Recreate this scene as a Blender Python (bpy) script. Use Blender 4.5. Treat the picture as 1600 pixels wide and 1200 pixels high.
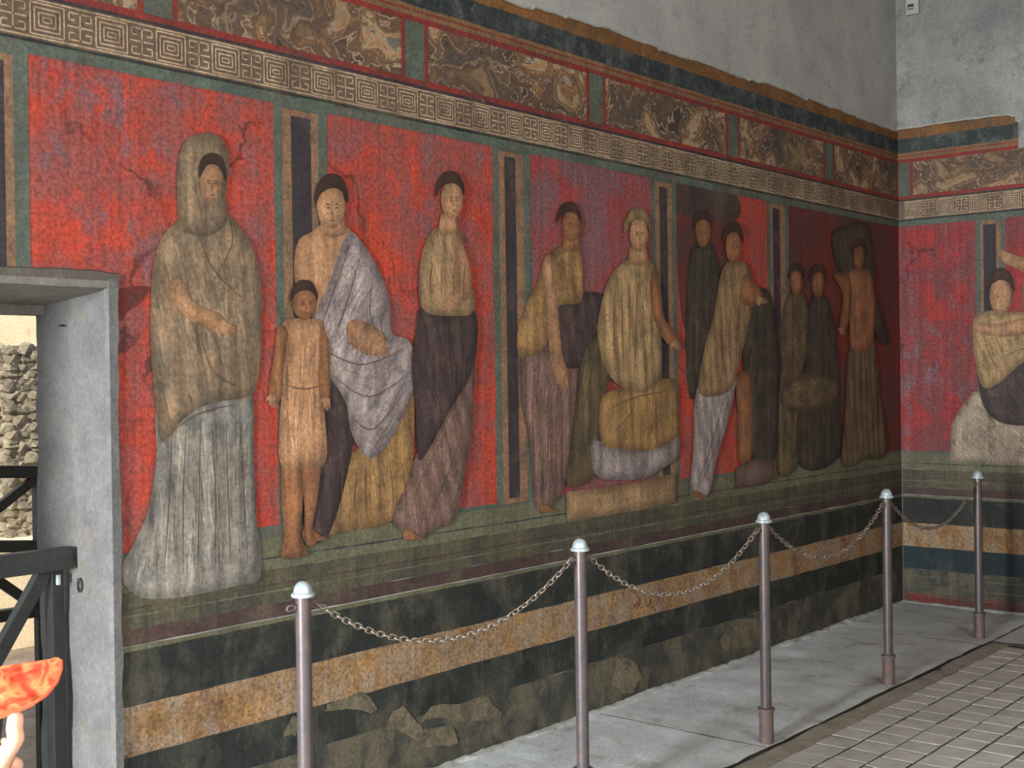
import bpy, bmesh, math, random
import numpy as np
from mathutils import Vector, Matrix
from mathutils.geometry import delaunay_2d_cdt

random.seed(7); np.random.seed(7)
for o in list(bpy.data.objects):
    bpy.data.objects.remove(o)
S = bpy.context.scene
COL = S.collection

# ------------------------------------------------------------------ camera
F_PX, YAW, PITCH, ROLL = 1950.0, .8663, -.0057, -.0145
DIST, XC, CAM_H = 3.5637, 8.3629, 1.6
CAMP = Vector((0, -DIST, CAM_H))
_f = Vector((math.cos(PITCH)*math.sin(YAW), math.cos(PITCH)*math.cos(YAW), math.sin(PITCH)))
_r = Vector((math.cos(YAW), -math.sin(YAW), 0)); _u = _r.cross(_f)
FW = _f
RT = math.cos(ROLL)*_r + math.sin(ROLL)*_u
UP = -math.sin(ROLL)*_r + math.cos(ROLL)*_u
cd = bpy.data.cameras.new('camera'); cam = bpy.data.objects.new('camera', cd); COL.objects.link(cam)
M = Matrix((RT, UP, -FW)).transposed().to_4x4(); M.translation = CAMP
cam.matrix_world = M
cd.sensor_fit = 'HORIZONTAL'; cd.sensor_width = 36; cd.lens = 36*F_PX/1600
cd.clip_start = .05
S.camera = cam

# ------------------------------------------------------------------ world, sun, daylight, flash, exposure
W = bpy.data.worlds.new('world'); S.world = W; W.use_nodes = True
bg = W.node_tree.nodes['Background']; bg.inputs[0].default_value = (.80, .90, 1.0, 1); bg.inputs[1].default_value = 1.5
def light(name, kind, loc, energy, color=(1, 1, 1), **kw):
    d = bpy.data.lights.new(name, kind); d.energy = energy; d.color = color
    for k, v in kw.items(): setattr(d, k, v)
    o = bpy.data.objects.new(name, d); o.location = loc; COL.objects.link(o); return o
sun = light('sun', 'SUN', (0, 0, 10), 8.0, (1, .93, .80), angle=.009)
sun.rotation_euler = Vector((.78, .30, -.55)).to_track_quat('-Z', 'Y').to_euler()
ROOM_X0, ROOM_Y0, ROOM_Z = -5.6, -5.4, 4.5
# daylight through the wide doorway in the wall behind the camera
day = light('daylight_doorway', 'AREA', (ROOM_X0+.05, -2.0, 1.5), 510, (.88, .95, 1.0), shape='RECTANGLE', size=1.3, size_y=2.5, spread=math.radians(80))
day.rotation_euler = Vector((1, .05, -.30)).to_track_quat('-Z', 'Y').to_euler()
# daylight through the window in the wall opposite the mural
win = light('daylight_window', 'AREA', (2.2, ROOM_Y0+.05, 2.6), 112, (.94, .97, 1.0), shape='RECTANGLE', size=2.6, size_y=1.6)
win.rotation_euler = (math.radians(90), 0, 0)
# the camera's own flash, just above and left of the lens
fl_ = light('camera_flash', 'POINT', CAMP - RT*.032 + UP*.040 - FW*.0, 120, (1.0, .96, .90), shadow_soft_size=.012)
vs = S.view_settings
vs.view_transform = 'Standard'; vs.look = 'None'; vs.gamma = 1; vs.use_curve_mapping = False
vs.exposure = 0.16

# ------------------------------------------------------------------ mapping from the photograph's pixels to surfaces of the place
def ray(px, py): return FW*F_PX + RT*(px-800) + UP*(600-py)
def WL(px, py, y=0.):                       # on a plane parallel to the long wall -> (x, z)
    d = ray(px, py); t = (DIST+y)/d.y
    return (d.x*t, CAM_H+d.z*t)
def WE(px, py):                             # on the end wall -> (s, z), s = distance from the corner
    d = ray(px, py); t = XC/d.x
    return (DIST-d.y*t, CAM_H+d.z*t)
def FL(px, py, z=0.):
    d = ray(px, py); t = (z-CAM_H)/d.z
    p = CAMP+d*t; return (p.x, p.y)
def CP(px, py, depth): return CAMP + ray(px, py)*(depth/F_PX)

# ------------------------------------------------------------------ helpers
def tag(o, label=None, cat=None, group=None, kind=None):
    if label: o['label'] = label
    if cat: o['category'] = cat
    if group: o['group'] = group
    if kind: o['kind'] = kind
    return o
def link(name, me, mat=None, parent=None):
    o = bpy.data.objects.new(name, me); COL.objects.link(o)
    if mat is not None and len(me.materials) == 0: me.materials.append(mat)
    if parent is not None: o.parent = parent
    return o
def mesh(name, v, f, mat=None, parent=None, smooth=False):
    me = bpy.data.meshes.new(name); me.from_pydata([tuple(p) for p in v], [], f); me.update()
    if smooth: me.polygons.foreach_set('use_smooth', [True]*len(me.polygons))
    return link(name, me, mat, parent)
def empty(name, loc=(0, 0, 0)):
    o = bpy.data.objects.new(name, None); o.location = loc; o.empty_display_size = .05; COL.objects.link(o); return o
class MB:
    def __init__(s): s.v = []; s.f = []
    def box(s, a, b):
        x0, y0, z0 = a; x1, y1, z1 = b; n = len(s.v)
        s.v += [(x0,y0,z0),(x1,y0,z0),(x1,y1,z0),(x0,y1,z0),(x0,y0,z1),(x1,y0,z1),(x1,y1,z1),(x0,y1,z1)]
        s.f += [tuple(n+i for i in q) for q in ((0,3,2,1),(4,5,6,7),(0,1,5,4),(1,2,6,5),(2,3,7,6),(3,0,4,7))]
        return s
    def bar(s, p, q, w, h, upv=(0, 0, 1)):
        p = Vector(p); q = Vector(q); d = (q-p).normalized(); sd = d.cross(Vector(upv)).normalized(); up = sd.cross(d)
        n = len(s.v)
        for c in (p, q):
            for a, b in ((-1,-1),(1,-1),(1,1),(-1,1)): s.v.append(tuple(c+sd*(a*w/2)+up*(b*h/2)))
        s.f += [tuple(n+i for i in k) for k in ((3,2,1,0),(4,5,6,7),(0,1,5,4),(1,2,6,5),(2,3,7,6),(3,0,4,7))]
        return s
    def lathe(s, prof, c=(0, 0, 0), n=20):
        b = len(s.v); m = len(prof)
        for r_, z_ in prof:
            for k in range(n):
                a = 2*math.pi*k/n; s.v.append((c[0]+r_*math.cos(a), c[1]+r_*math.sin(a), c[2]+z_))
        for i in range(m-1):
            for k in range(n):
                s.f.append((b+i*n+k, b+i*n+(k+1) % n, b+(i+1)*n+(k+1) % n, b+(i+1)*n+k))
        s.f.append(tuple(b+k for k in reversed(range(n)))); s.f.append(tuple(b+(m-1)*n+k for k in range(n)))
        return s
    def tube(s, pts, rad, n=8, closed=False):
        pts = [Vector(p) for p in pts]; m = len(pts); b = len(s.v); prev = None
        for i, p in enumerate(pts):
            if closed: t = pts[(i+1) % m]-pts[i-1]
            else: t = pts[min(i+1, m-1)]-pts[max(i-1, 0)]
            t.normalize()
            if prev is None:
                a = Vector((0, 0, 1)) if abs(t.z) < .9 else Vector((1, 0, 0)); nn = t.cross(a).normalized()
            else: nn = (prev-t*prev.dot(t)).normalized()
            prev = nn; bb = t.cross(nn)
            rr = rad[i] if isinstance(rad, (list, tuple)) else rad
            for k in range(n):
                a = 2*math.pi*k/n; s.v.append(tuple(p+nn*(rr*math.cos(a))+bb*(rr*math.sin(a))))
        for i in range(m if closed else m-1):
            j = (i+1) % m
            for k in range(n): s.f.append((b+i*n+k, b+i*n+(k+1) % n, b+j*n+(k+1) % n, b+j*n+k))
        if not closed:
            s.f.append(tuple(b+k for k in reversed(range(n)))); s.f.append(tuple(b+(m-1)*n+k for k in range(n)))
        return s
    def build(s, name, mat=None, parent=None, smooth=False, bevel=0):
        o = mesh(name, s.v, s.f, mat, parent, smooth)
        if smooth:
            try: o.data.set_sharp_from_angle(angle=math.radians(40))
            except Exception: pass
        if bevel:
            b = o.modifiers.new('bevel', 'BEVEL'); b.width = bevel; b.segments = 2; b.limit_method = 'ANGLE'
        return o

# ------------------------------------------------------------------ materials
def srgb(c):
    return tuple(((x/255)/12.92 if x/255 <= .04045 else ((x/255+.055)/1.055)**2.4) for x in c)+(1,)
class NT:
    def __init__(s, name):
        s.m = bpy.data.materials.new(name); s.m.use_nodes = True; s.t = s.m.node_tree
        s.b = s.t.nodes['Principled BSDF']
        s.tc = s.t.nodes.new('ShaderNodeTexCoord').outputs['Object']
    def n(s, kind, **kw):
        x = s.t.nodes.new('ShaderNode'+kind)
        for k, v in kw.items(): setattr(x, k, v)
        return x
    def l(s, a, b): s.t.links.new(a, b)
    def mp(s, scale=(1, 1, 1), loc=(0, 0, 0)):
        m = s.n('Mapping'); m.inputs['Scale'].default_value = scale; m.inputs['Location'].default_value = loc
        s.l(s.tc, m.inputs['Vector']); return m.outputs[0]
    def noise(s, scale, detail=5, rough=.6, dist=0, vec=None):
        x = s.n('TexNoise'); x.inputs['Scale'].default_value = scale; x.inputs['Detail'].default_value = detail
        x.inputs['Roughness'].default_value = rough; x.inputs['Distortion'].default_value = dist
        s.l(vec if vec is not None else s.tc, x.inputs['Vector']); return x.outputs['Fac']
    def ramp(s, fac, stops, interp='LINEAR'):
        r = s.n('ValToRGB'); e = r.color_ramp.elements; r.color_ramp.interpolation = interp
        while len(e) < len(stops): e.new(.5)
        for i, (p, c) in enumerate(stops):
            e[i].position = p; e[i].color = c if isinstance(c, tuple) else (c, c, c, 1)
        s.l(fac, r.inputs[0]); return r.outputs[0]
    def mix(s, fac, a, b, blend='MIX'):
        x = s.n('Mix', data_type='RGBA', blend_type=blend)
        if isinstance(fac, (int, float)): x.inputs[0].default_value = fac
        else: s.l(fac, x.inputs[0])
        for sock, v in ((x.inputs[6], a), (x.inputs[7], b)):
            if isinstance(v, tuple): sock.default_value = v
            else: s.l(v, sock)
        return x.outputs[2]
    def done(s, col, rough=.75, spec=.3, bump=None, bstr=.2, bdist=.01, metal=0):
        if isinstance(col, tuple): s.b.inputs['Base Color'].default_value = col
        else: s.l(col, s.b.inputs['Base Color'])
        if isinstance(rough, (int, float)): s.b.inputs['Roughness'].default_value = rough
        else: s.l(rough, s.b.inputs['Roughness'])
        s.b.inputs['Specular IOR Level'].default_value = spec
        s.b.inputs['Metallic'].default_value = metal
        if bump is not None:
            b = s.n('Bump'); b.inputs['Strength'].default_value = bstr; b.inputs['Distance'].default_value = bdist
            s.l(bump, b.inputs['Height']); s.l(b.outputs[0], s.b.inputs['Normal'])
        return s.m

PIG = {}
def pigment(name, c1, c2, blotch=None, amt=.45, bscale=2.6, streak=.3, tone=False, grain=.55, cracks=0, rough=.7, bstr=.25):
    """aged fresco paint: two close tints, blotches of another colour, vertical drips, fine grain"""
    t = NT(name)
    n1 = t.noise(5.5, 6, .65)
    col = t.mix(t.ramp(n1, [(.36, 0.), (.62, 1.)]), srgb(c1), srgb(c2))
    if blotch:
        nb = t.noise(bscale, 9, .68, .25, vec=t.mp((1, 1, .8), (3.1, 0, 1.7)))
        lo = .66-.32*amt
        k = t.ramp(nb, [(lo, 0.), (lo+.13, 1.)])
        col = t.mix(t.mix(1., k, (.8, .8, .8, 1), 'MULTIPLY'), col, srgb(blotch))
    if blotch and bscale > 4.5 and cracks:                 # grey-violet smudges
        nb2 = t.noise(9, 7, .7, .4, vec=t.mp((1, 1, .7), (7.7, 2, .3)))
        gate2 = t.ramp(t.noise(1.1, 3, .5, vec=t.mp((1, 1, 1), (2.2, 5, 8))), [(.38, .15), (.62, 1.)])
        col = t.mix(t.mix(1., t.ramp(nb2, [(.52, 0.), (.64, .85)]), gate2, 'MULTIPLY'), col, srgb((104, 82, 86)))
    if streak:
        ns = t.noise(1, 4, .6, vec=t.mp((38, 38, 1.6)))
        col = t.mix(streak, col, t.mix(1., col, t.ramp(ns, [(.3, .45), (.7, 1.25)]), 'MULTIPLY'))
    ng = t.noise(70, 5, .75)
    col = t.mix(grain, col, t.mix(1., col, t.ramp(ng, [(.32, .25), (.7, 1.7)]), 'MULTIPLY'))
    sp = t.ramp(t.noise(30, 3, .55, vec=t.mp((1, 1, 1), (9, 4, 2))), [(.715, 0.), (.75, 1.)])
    col = t.mix(t.mix(1., sp, (.35, .35, .35, 1), 'MULTIPLY'), col, srgb((150, 140, 128)))
    if cracks:
        vn = t.n('TexVoronoi', feature='DISTANCE_TO_EDGE'); vn.inputs['Scale'].default_value = cracks
        wv = t.n('VectorMath', operation='ADD'); nz = t.n('TexNoise'); nz.inputs['Scale'].default_value = 6; nz.inputs['Detail'].default_value = 5
        sc = t.n('VectorMath', operation='SCALE'); sc.inputs['Scale'].default_value = .35
        t.l(t.tc, nz.inputs['Vector']); t.l(nz.outputs['Color'], sc.inputs[0]); t.l(t.tc, wv.inputs[0]); t.l(sc.outputs[0], wv.inputs[1]); t.l(wv.outputs[0], vn.inputs['Vector'])
        ck = t.ramp(vn.outputs['Distance'], [(.004, 1.), (.012, 0.)])
        gate = t.ramp(t.noise(1.6, 2), [(.5, 0.), (.58, .7)])
        col = t.mix(t.mix(1., ck, gate, 'MULTIPLY'), col, srgb((62, 30, 26)))
    if tone:
        at = t.n('Attribute'); at.attribute_name = 'tone'
        col = t.mix(1., col, at.outputs['Color'], 'MULTIPLY')
    PIG[name] = t.done(col, rough, .35, ng, bstr, .004)
    return PIG[name]

RED = pigment('fresco_red', (174, 60, 37), (154, 56, 41), (124, 70, 64), .7, 5.5, .45, cracks=.9, grain=.7)
RED_DULL = pigment('fresco_red_faded', (152, 58, 50), (128, 58, 56), (108, 78, 80), .75, 5, .5, cracks=.9, grain=.7)
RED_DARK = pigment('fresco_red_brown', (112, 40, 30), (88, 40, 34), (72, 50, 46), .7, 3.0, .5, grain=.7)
RED_E = pigment('fresco_red_rose', (150, 46, 38), (128, 44, 44), (104, 58, 58), .72, 5, .5, cracks=.9, grain=.7)  # rosier red, darkened to carry the weaker light of the end wall
GREEN = pigment('fresco_green', (84, 92, 80), (68, 74, 64), (92, 80, 66), .5, 9, .2)
GREENDK = pigment('fresco_dark_green', (54, 58, 56), (38, 44, 44), (84, 84, 80), .55, 9, .3, grain=.8)
BLACKG = pigment('fresco_black_green', (42, 44, 38), (29, 32, 29), (72, 68, 56), .58, 4.5, .5)
TEAL = pigment('fresco_teal_black', (34, 48, 50), (26, 38, 40), (58, 62, 58), .4, 4, .4)
OCHRE = pigment('fresco_ochre_marble', (156, 118, 74), (118, 86, 54), (142, 122, 100), .7, 7, .4, grain=.8, cracks=2.5, bstr=.5)
OCHRE_L = pigment('fresco_ochre_line', (128, 94, 62), (104, 76, 52), (92, 70, 52), .5, 7, .2)
OCHRE_T = pigment('fresco_ochre_edge', (122, 82, 40), (96, 64, 34), (78, 62, 44), .5, 5, .2, grain=.5)
PURPLE = pigment('fresco_purple_brown', (72, 52, 48), (58, 44, 40), (84, 74, 58), .5, 4, .3)
OLIVE = pigment('fresco_olive_brown', (88, 80, 60), (70, 66, 50), (58, 58, 50), .6, 4.5, .5)
OLIVEG = pigment('fresco_olive_green', (104, 100, 76), (86, 84, 64), (80, 72, 54), .5, 3, .3)
DADO = pigment('fresco_dado_worn', (66, 64, 54), (48, 49, 44), (98, 88, 70), .65, 4.6, .25, grain=.5)
PATCH = pigment('repair_mortar', (112, 100, 78), (92, 82, 65), (66, 62, 52), .6, 12, .1, grain=.6, bstr=.5)
DARKP = pigment('fresco_dark_violet', (56, 46, 48), (46, 38, 40), (74, 64, 60), .4, 6, .45)
TANB = pigment('fresco_tan_border', (134, 100, 72), (112, 84, 62), (86, 70, 58), .5, 12, .1, grain=.6)
RLINE = pigment('fresco_red_line', (132, 44, 36), (104, 40, 34), (80, 52, 46), .5, 9, .2)
MGROUND = pigment('meander_ground', (104, 84, 68), (92, 74, 60), (80, 66, 52), .5, 6, .15)
MLINE = pigment('meander_cream', (186, 164, 132), (160, 134, 104), (118, 94, 72), .62, 6, .1)
def plaster(name, a, b, c, d=.3, sc=1.6):
    t = NT(name)
    n1 = t.noise(sc, 9, .68, .3); n2 = t.noise(60, 6, .7); n3 = t.noise(7, 6, .7)
    col = t.mix(t.ramp(n1, [(.36, 0.), (.64, 1.)]), srgb(a), srgb(b))
    col = t.mix(t.ramp(n3, [(.54, 0.), (.70, .8)]), col, srgb(c))
    col = t.mix(.5, col, t.mix(1., col, t.ramp(n2, [(.3, .55), (.7, 1.35)]), 'MULTIPLY'))
    h = t.mix(.5, n2, n3)
    return t.done(col, .9, .2, h, d, .012)
PLASTER = plaster('plaster_grey', (172, 168, 160), (150, 147, 141), (132, 129, 124))
PLASTER_E = plaster('plaster_grey_dimmed', (146, 143, 138), (116, 114, 111), (100, 98, 95), .4, 2.2)  # mottled grey plaster, the end wall's weaker light put into its darker colour
JAMBM = plaster('plaster_jamb', (110, 108, 105), (92, 90, 88), (112, 102, 90), .8, 5)
LINTELM = plaster('lintel_concrete', (122, 116, 108), (104, 98, 92), (92, 86, 80), .4, 4)
SLABM = plaster('slab_concrete', (198, 200, 198), (176, 178, 176), (138, 128, 116), .3, 2.6)
FILLM = plaster('mortar_pale', (176, 174, 166), (150, 148, 140), (130, 126, 116), .6, 5)
CREAMM = plaster('outer_cream', (226, 208, 176), (212, 192, 158), (190, 168, 134), .3, 3)
RUBM = plaster('rubble_stone', (142, 132, 114), (104, 98, 88), (74, 70, 64), 1.0, 14)
OUTM = plaster('outer_paving', (128, 114, 102), (104, 90, 80), (84, 74, 68), .4, 5)
def tile_mat():
    t = NT('tile_pinkish_grey')
    oi = t.n('ObjectInfo')
    n1 = t.noise(9, 6, .65); n2 = t.noise(90, 4, .7)
    col = t.mix(t.ramp(n1, [(.35, 0.), (.65, 1.)]), srgb((192, 184, 172)), srgb((170, 166, 158)))
    col = t.mix(.5, col, t.mix(1., col, t.ramp(oi.outputs['Random'], [(0., .82), (1., 1.15)]), 'MULTIPLY'))
    col = t.mix(.4, col, t.mix(1., col, t.ramp(n2, [(.3, .6), (.7, 1.3)]), 'MULTIPLY'))
    return t.done(col, .85, .25, n2, .2, .004)
TILEM = tile_mat()
GROUTM = plaster('tile_bed_dirt', (92, 84, 76), (76, 70, 64), (104, 96, 86), .5, 8)
DIRTM = plaster('kerb_dirt', (160, 150, 136), (136, 126, 112), (104, 94, 82), .5, 9)
def marble_mat(name, off):
    t = NT(name)
    v = t.mp((1, 1, 1.15), off)
    n = t.noise(5.2, 4.5, .55, .55, vec=v)
    D, L, B, A, P, G = (srgb(c) for c in ((62, 50, 42), (158, 132, 104), (96, 72, 54), (146, 104, 62), (150, 134, 112), (96, 94, 84)))
    c = t.ramp(n, [(0., D), (.36, D), (.37, L), (.385, D), (.43, B), (.465, D), (.48, L), (.495, B), (.53, B), (.555, A), (.565, srgb((60, 40, 30))), (.58, P), (.62, A), (.645, L), (.66, G), (.72, G)])
    n2 = t.noise(1.7, 4, .6, .5, vec=t.mp((1, 1, 1), (off[0]+5, 2, 1)))
    c = t.mix(t.ramp(n2, [(.44, 0.), (.58, .75)]), c, t.ramp(n, [(.2, srgb((54, 46, 40))), (.44, srgb((74, 66, 58))), (.47, srgb((120, 96, 74))), (.5, srgb((66, 52, 44))), (.62, srgb((108, 86, 60)))]))
    ng = t.noise(70, 5, .75)
    c = t.mix(.4, c, t.mix(1., c, t.ramp(ng, [(.32, .3), (.7, 1.6)]), 'MULTIPLY'))
    return t.done(c, .7, .35, ng, .25, .004)
MARB = [marble_mat('marbled_panel_%s' % k, o) for k, o in zip(('amber', 'brown', 'grey'), ((0, 0, 0), (4.3, 1, .7), (9.1, 3, 2.2)))]
def metal_mat(name, a, b, rough, metal, spec=.5):
    t = NT(name)
    n1 = t.noise(14, 6, .7); n2 = t.noise(120, 4, .7)
    col = t.mix(t.ramp(n1, [(.4, 0.), (.6, 1.)]), srgb(a), srgb(b))
    col = t.mix(.3, col, t.mix(1., col, t.ramp(n2, [(.3, .5), (.7, 1.4)]), 'MULTIPLY'))
    return t.done(col, rough, spec, n2, .15, .002, metal)
POSTM = metal_mat('post_brown_paint', (104, 88, 84), (84, 80, 82), .36, .4)
SLEEVEM = metal_mat('post_sleeve_rust', (104, 82, 76), (88, 72, 68), .6, .1)
CAPM = metal_mat('post_cap_galvanised', (176, 186, 186), (150, 160, 162), .4, .3)
CHAINM = metal_mat('chain_steel', (172, 158, 142), (132, 118, 104), .35, .6)
IRONM = metal_mat('iron_dark', (44, 44, 40), (34, 35, 32), .55, .2)
RUSTM = metal_mat('iron_rusty', (70, 58, 50), (50, 44, 40), .7, .3)

# ================================================================== STRUCTURE
DX0, DX1, THK = 1.15, 2.22, .45             # doorway in the long wall
DZF, DZB = 1.905, 1.845                     # its head, front and back
def displaced_grid(name, P, nu, nv, nrm, amp, mat, parent=None, seed=0, keep=None):
    """grid over a bilinear patch P(u,v), pushed about along nrm by smooth noise"""
    from mathutils import noise as mn
    nrm = Vector(nrm); v = []; f = []
    for j in range(nv+1):
        for i in range(nu+1):
            p = Vector(P(i/nu, j/nv))
            k = mn.fractal(p*4+Vector((seed, 0, 0)), 1., 2., 5)
            v.append(p+nrm*amp*k)
    for j in range(nv):
        for i in range(nu):
            a = j*(nu+1)+i; f.append((a, a+1, a+nu+2, a+nu+1))
    return mesh(name, v, f, mat, parent, True)

w = MB()
w.box((ROOM_X0-.4, 0, 0), (DX0, THK, ROOM_Z)); w.box((DX1, 0, 0), (XC+.5, THK, ROOM_Z)); w.box((DX0, 0, DZF+.02), (DX1, THK, ROOM_Z))
wall_left = tag(w.build('wall_left', PLASTER), kind='structure', label='long wall with a red mural, bands of dark and ochre paint and grey plaster above')
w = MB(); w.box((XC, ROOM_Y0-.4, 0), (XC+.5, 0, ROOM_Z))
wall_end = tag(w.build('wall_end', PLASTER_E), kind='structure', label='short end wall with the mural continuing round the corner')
# walls behind the camera with the doorway and the window that light the room
w = MB(); X0 = ROOM_X0
w.box((X0-.4, ROOM_Y0, 0), (X0, -2.7, ROOM_Z)); w.box((X0-.4, -1.3, 0), (X0, 0, ROOM_Z)); w.box((X0-.4, -2.7, 2.85), (X0, -1.3, ROOM_Z))
tag(w.build('wall_back', PLASTER), kind='structure')
w = MB(); Y0 = ROOM_Y0
w.box((X0-.4, Y0-.4, 0), (.8, Y0, ROOM_Z)); w.box((3.6, Y0-.4, 0), (XC, Y0, ROOM_Z)); w.box((.8, Y0-.4, 0), (3.6, Y0, 1.7)); w.box((.8, Y0-.4, 3.5), (3.6, Y0, ROOM_Z))
tag(w.build('wall_right', PLASTER), kind='structure')
w = MB(); w.box((X0-.4, Y0-.4, ROOM_Z), (XC+.5, THK, ROOM_Z+.25))
tag(w.build('ceiling', PLASTER), kind='structure')

# ---- doorway reveal, lintel and edging, all of the long wall
displaced_grid('door_jamb', lambda u, v: (DX1-.016, .0+THK*u, DZF*v), 26, 100, (-1, 0, 0), .012, JAMBM, wall_left, 3)
lm = MB()
n = 30
from mathutils import noise as mnoise
for i in range(n+1):
    x = DX0+(DX1-DX0)*i/n; j = .006*mnoise.noise(Vector((x*14, 2, 0)))
    lm.v += [(x, -.012, DZF+.028+j), (x, -.012, DZF-.004+j*.6), (x, .02, DZF-.008), (x, THK-.06, DZB+.02), (x, THK-.055, DZB-.012), (x, THK+.01, DZB-.012), (x, THK+.01, DZF+.05)]
for i in range(n):
    for k in range(6): a = i*7+k; lm.f.append((a, a+7, a+8, a+1))
lintel = lm.build('lintel', LINTELM, wall_left)
em = MB(); n = 90                       # ragged mortar edge where the painting stops at the doorway
for i in range(n+1):
    z = 1.93*i/n; a = .010+.006*mnoise.noise(Vector((z*9, 0, 4)))+.012*max(0, mnoise.noise(Vector((z*3, 7, 1))))
    em.v += [(DX1-.026, .004, z), (DX1-.020, -.014, z), (DX1+a, -.012, z), (DX1+a+.004, .0, z)]
for i in range(n):
    for k in range(3): q = i*4+k; em.f.append((q, q+1, q+5, q+4))
em.build('edge_strip', JAMBM, wall_left, True)
em = MB(); n = 40
for i in range(n+1):
    x = DX0+(DX1+.02-DX0)*i/n; a = .016+.012*mnoise.noise(Vector((x*11, 3, 9)))
    em.v += [(x, -.0, DZF+.012), (x, -.013, DZF+.020), (x, -.011, DZF+.03+a), (x, 0, DZF+.036+a)]
for i in range(n):
    for k in range(3): q = i*4+k; em.f.append((q, q+1, q+5, q+4))
em.build('edge_strip', GROUTM, wall_left, True)

# ---- floor: bed, pale slabs along the walls, square tiles in the middle
KERB = -.93
w = MB(); w.box((X0-.4, Y0-.4, -.30), (XC, 0, -.045))
tb = MB(); tb.box((X0-.2, Y0-.2, -.05), (7.412, -.950, -.006))
floor = tag(w.build('floor', GROUTM), kind='structure', label='floor of pale slabs along the walls and small square tiles inside')
tb.build('tile_bed', GROUTM, floor)
def slab(x0, x1, y0, y1, top=0.0, wob=.006, seed=1):
    nx = max(2, int((x1-x0)/.05)); ny = max(2, int((y1-y0)/.05)); v = []; f = []
    for j in range(ny+1):
        for i in range(nx+1):
            x = x0+(x1-x0)*i/nx; y = y0+(y1-y0)*j/ny
            z = top+wob*mnoise.fractal(Vector((x*2.3, y*2.3, seed)), 1., 2., 4)
            e = .008*mnoise.noise(Vector((x*9, y*9, seed+3)))
            if j == 0: y += e
            if i == 0 or i == nx: x += e*.5
            v.append((x, y, z))
    for j in range(ny):
        for i in range(nx):
            a = j*(nx+1)+i; f.append((a, a+1, a+nx+2, a+nx+1))
    ring = [i for i in range(nx+1)]+[j*(nx+1)+nx for j in range(1, ny+1)]+[ny*(nx+1)+i for i in range(nx-1, -1, -1)]+[j*(nx+1) for j in range(ny-1, 0, -1)]
    b = len(v)
    for k in ring: v.append((v[k][0], v[k][1], -.05))
    m = len(ring)
    for k in range(m): f.append((ring[k], b+k, b+(k+1) % m, ring[(k+1) % m]))
    o = mesh('slab', v, f, SLABM, floor); o.data.materials.append(GROUTM)
    for p in o.data.polygons[nx*ny:]: p.material_index = 1
    return o
for k, (a, b) in enumerate(((-5.6, -2.91), (-2.9, -.4), (-.39, 2.13), (2.14, 4.745), (4.753, 7.285), (7.293, XC))): slab(a, b, KERB, 0, 0, .007, k*3+1)
for k, (a, b) in enumerate(((-3.2, -.945), (-5.3, -3.21))): slab(7.43, XC, a, b, 0, .006, 30+k)
# mortar fillet where floor and walls meet, slightly ragged
def fillet(name, P, length, inward):
    n = int(length/.025); v = []; f = []; inward = Vector(inward)
    for i in range(n+1):
        p = Vector(P(i/n)); h = .010+.007*mnoise.fractal(p*14, 1., 2., 4)+.018*max(0, mnoise.noise(p*2.2)); d = .030+.022*mnoise.fractal(p*7+Vector((4, 0, 0)), 1., 2., 4)
        v += [p+Vector((0, 0, h)), p+inward*.012+Vector((0, 0, h*.9)), p+inward*d+Vector((0, 0, .008)), p+inward*(d+.015)+Vector((0, 0, -.008))]
    for i in range(n):
        for k in range(3): q = i*4+k; f.append((q, q+1, q+5, q+4))
    mesh(name, v, f, FILLM, floor, True)
fillet('mortar_fillet', lambda t: (DX1+(XC-DX1)*t, -.006, 0), XC-DX1, (0, -1, 0))
fillet('mortar_fillet', lambda t: (XC-.006, -3.2*t, 0), 3.2, (-1, 0, 0))
fm = MB(); nn_ = 60                       # whitish mortar running up the corner
for i in range(nn_+1):
    z = 1.06*i/nn_; a = .007+.004*mnoise.noise(Vector((z*7, 1, 2)))
    fm.v += [(XC-a, 0, z), (XC-.006, -.006, z), (XC, -a*1.2, z)]
for i in range(nn_):
    for k in range(2): q = i*3+k; fm.f.append((q, q+1, q+4, q+3))
fm.build('corner_mortar', JAMBM, wall_end, True)

TS, TG = .1495, .011
def tile_mesh(k):
    bm = bmesh.new(); h = (TS-TG)/2
    vs = [bm.verts.new((sx*h+random.uniform(-.003, .003), sy*h+random.uniform(-.003, .003), z)) for z in (-.03, 0) for sx, sy in ((-1,-1),(1,-1),(1,1),(-1,1))]
    for q in ((4,5,6,7),(0,1,5,4),(1,2,6,5),(2,3,7,6),(3,0,4,7)): bm.faces.new([vs[i] for i in q])
    top = [e for e in bm.edges if all(v.co.z > -.01 for v in e.verts)]
    bmesh.ops.bevel(bm, geom=top, offset=.0025, segments=1, affect='EDGES')
    me = bpy.data.meshes.new('tile'); bm.to_mesh(me); bm.free(); me.materials.append(TILEM); me.materials.append(GROUTM)
    for p in me.polygons: p.material_index = 0 if p.normal.z > .5 else 1
    return me
TMESH = [tile_mesh(k) for k in range(6)]
def inframe(x, y, z, m=25):
    d = Vector((x, y, z))-CAMP; dep = d.dot(FW)
    if dep < .2: return False
    px = 800+F_PX*d.dot(RT)/dep; py = 600-F_PX*d.dot(UP)/dep
    return -m < px < 1600+m and -m < py < 1200+m
rest = MB(); ntile = 0
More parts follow.
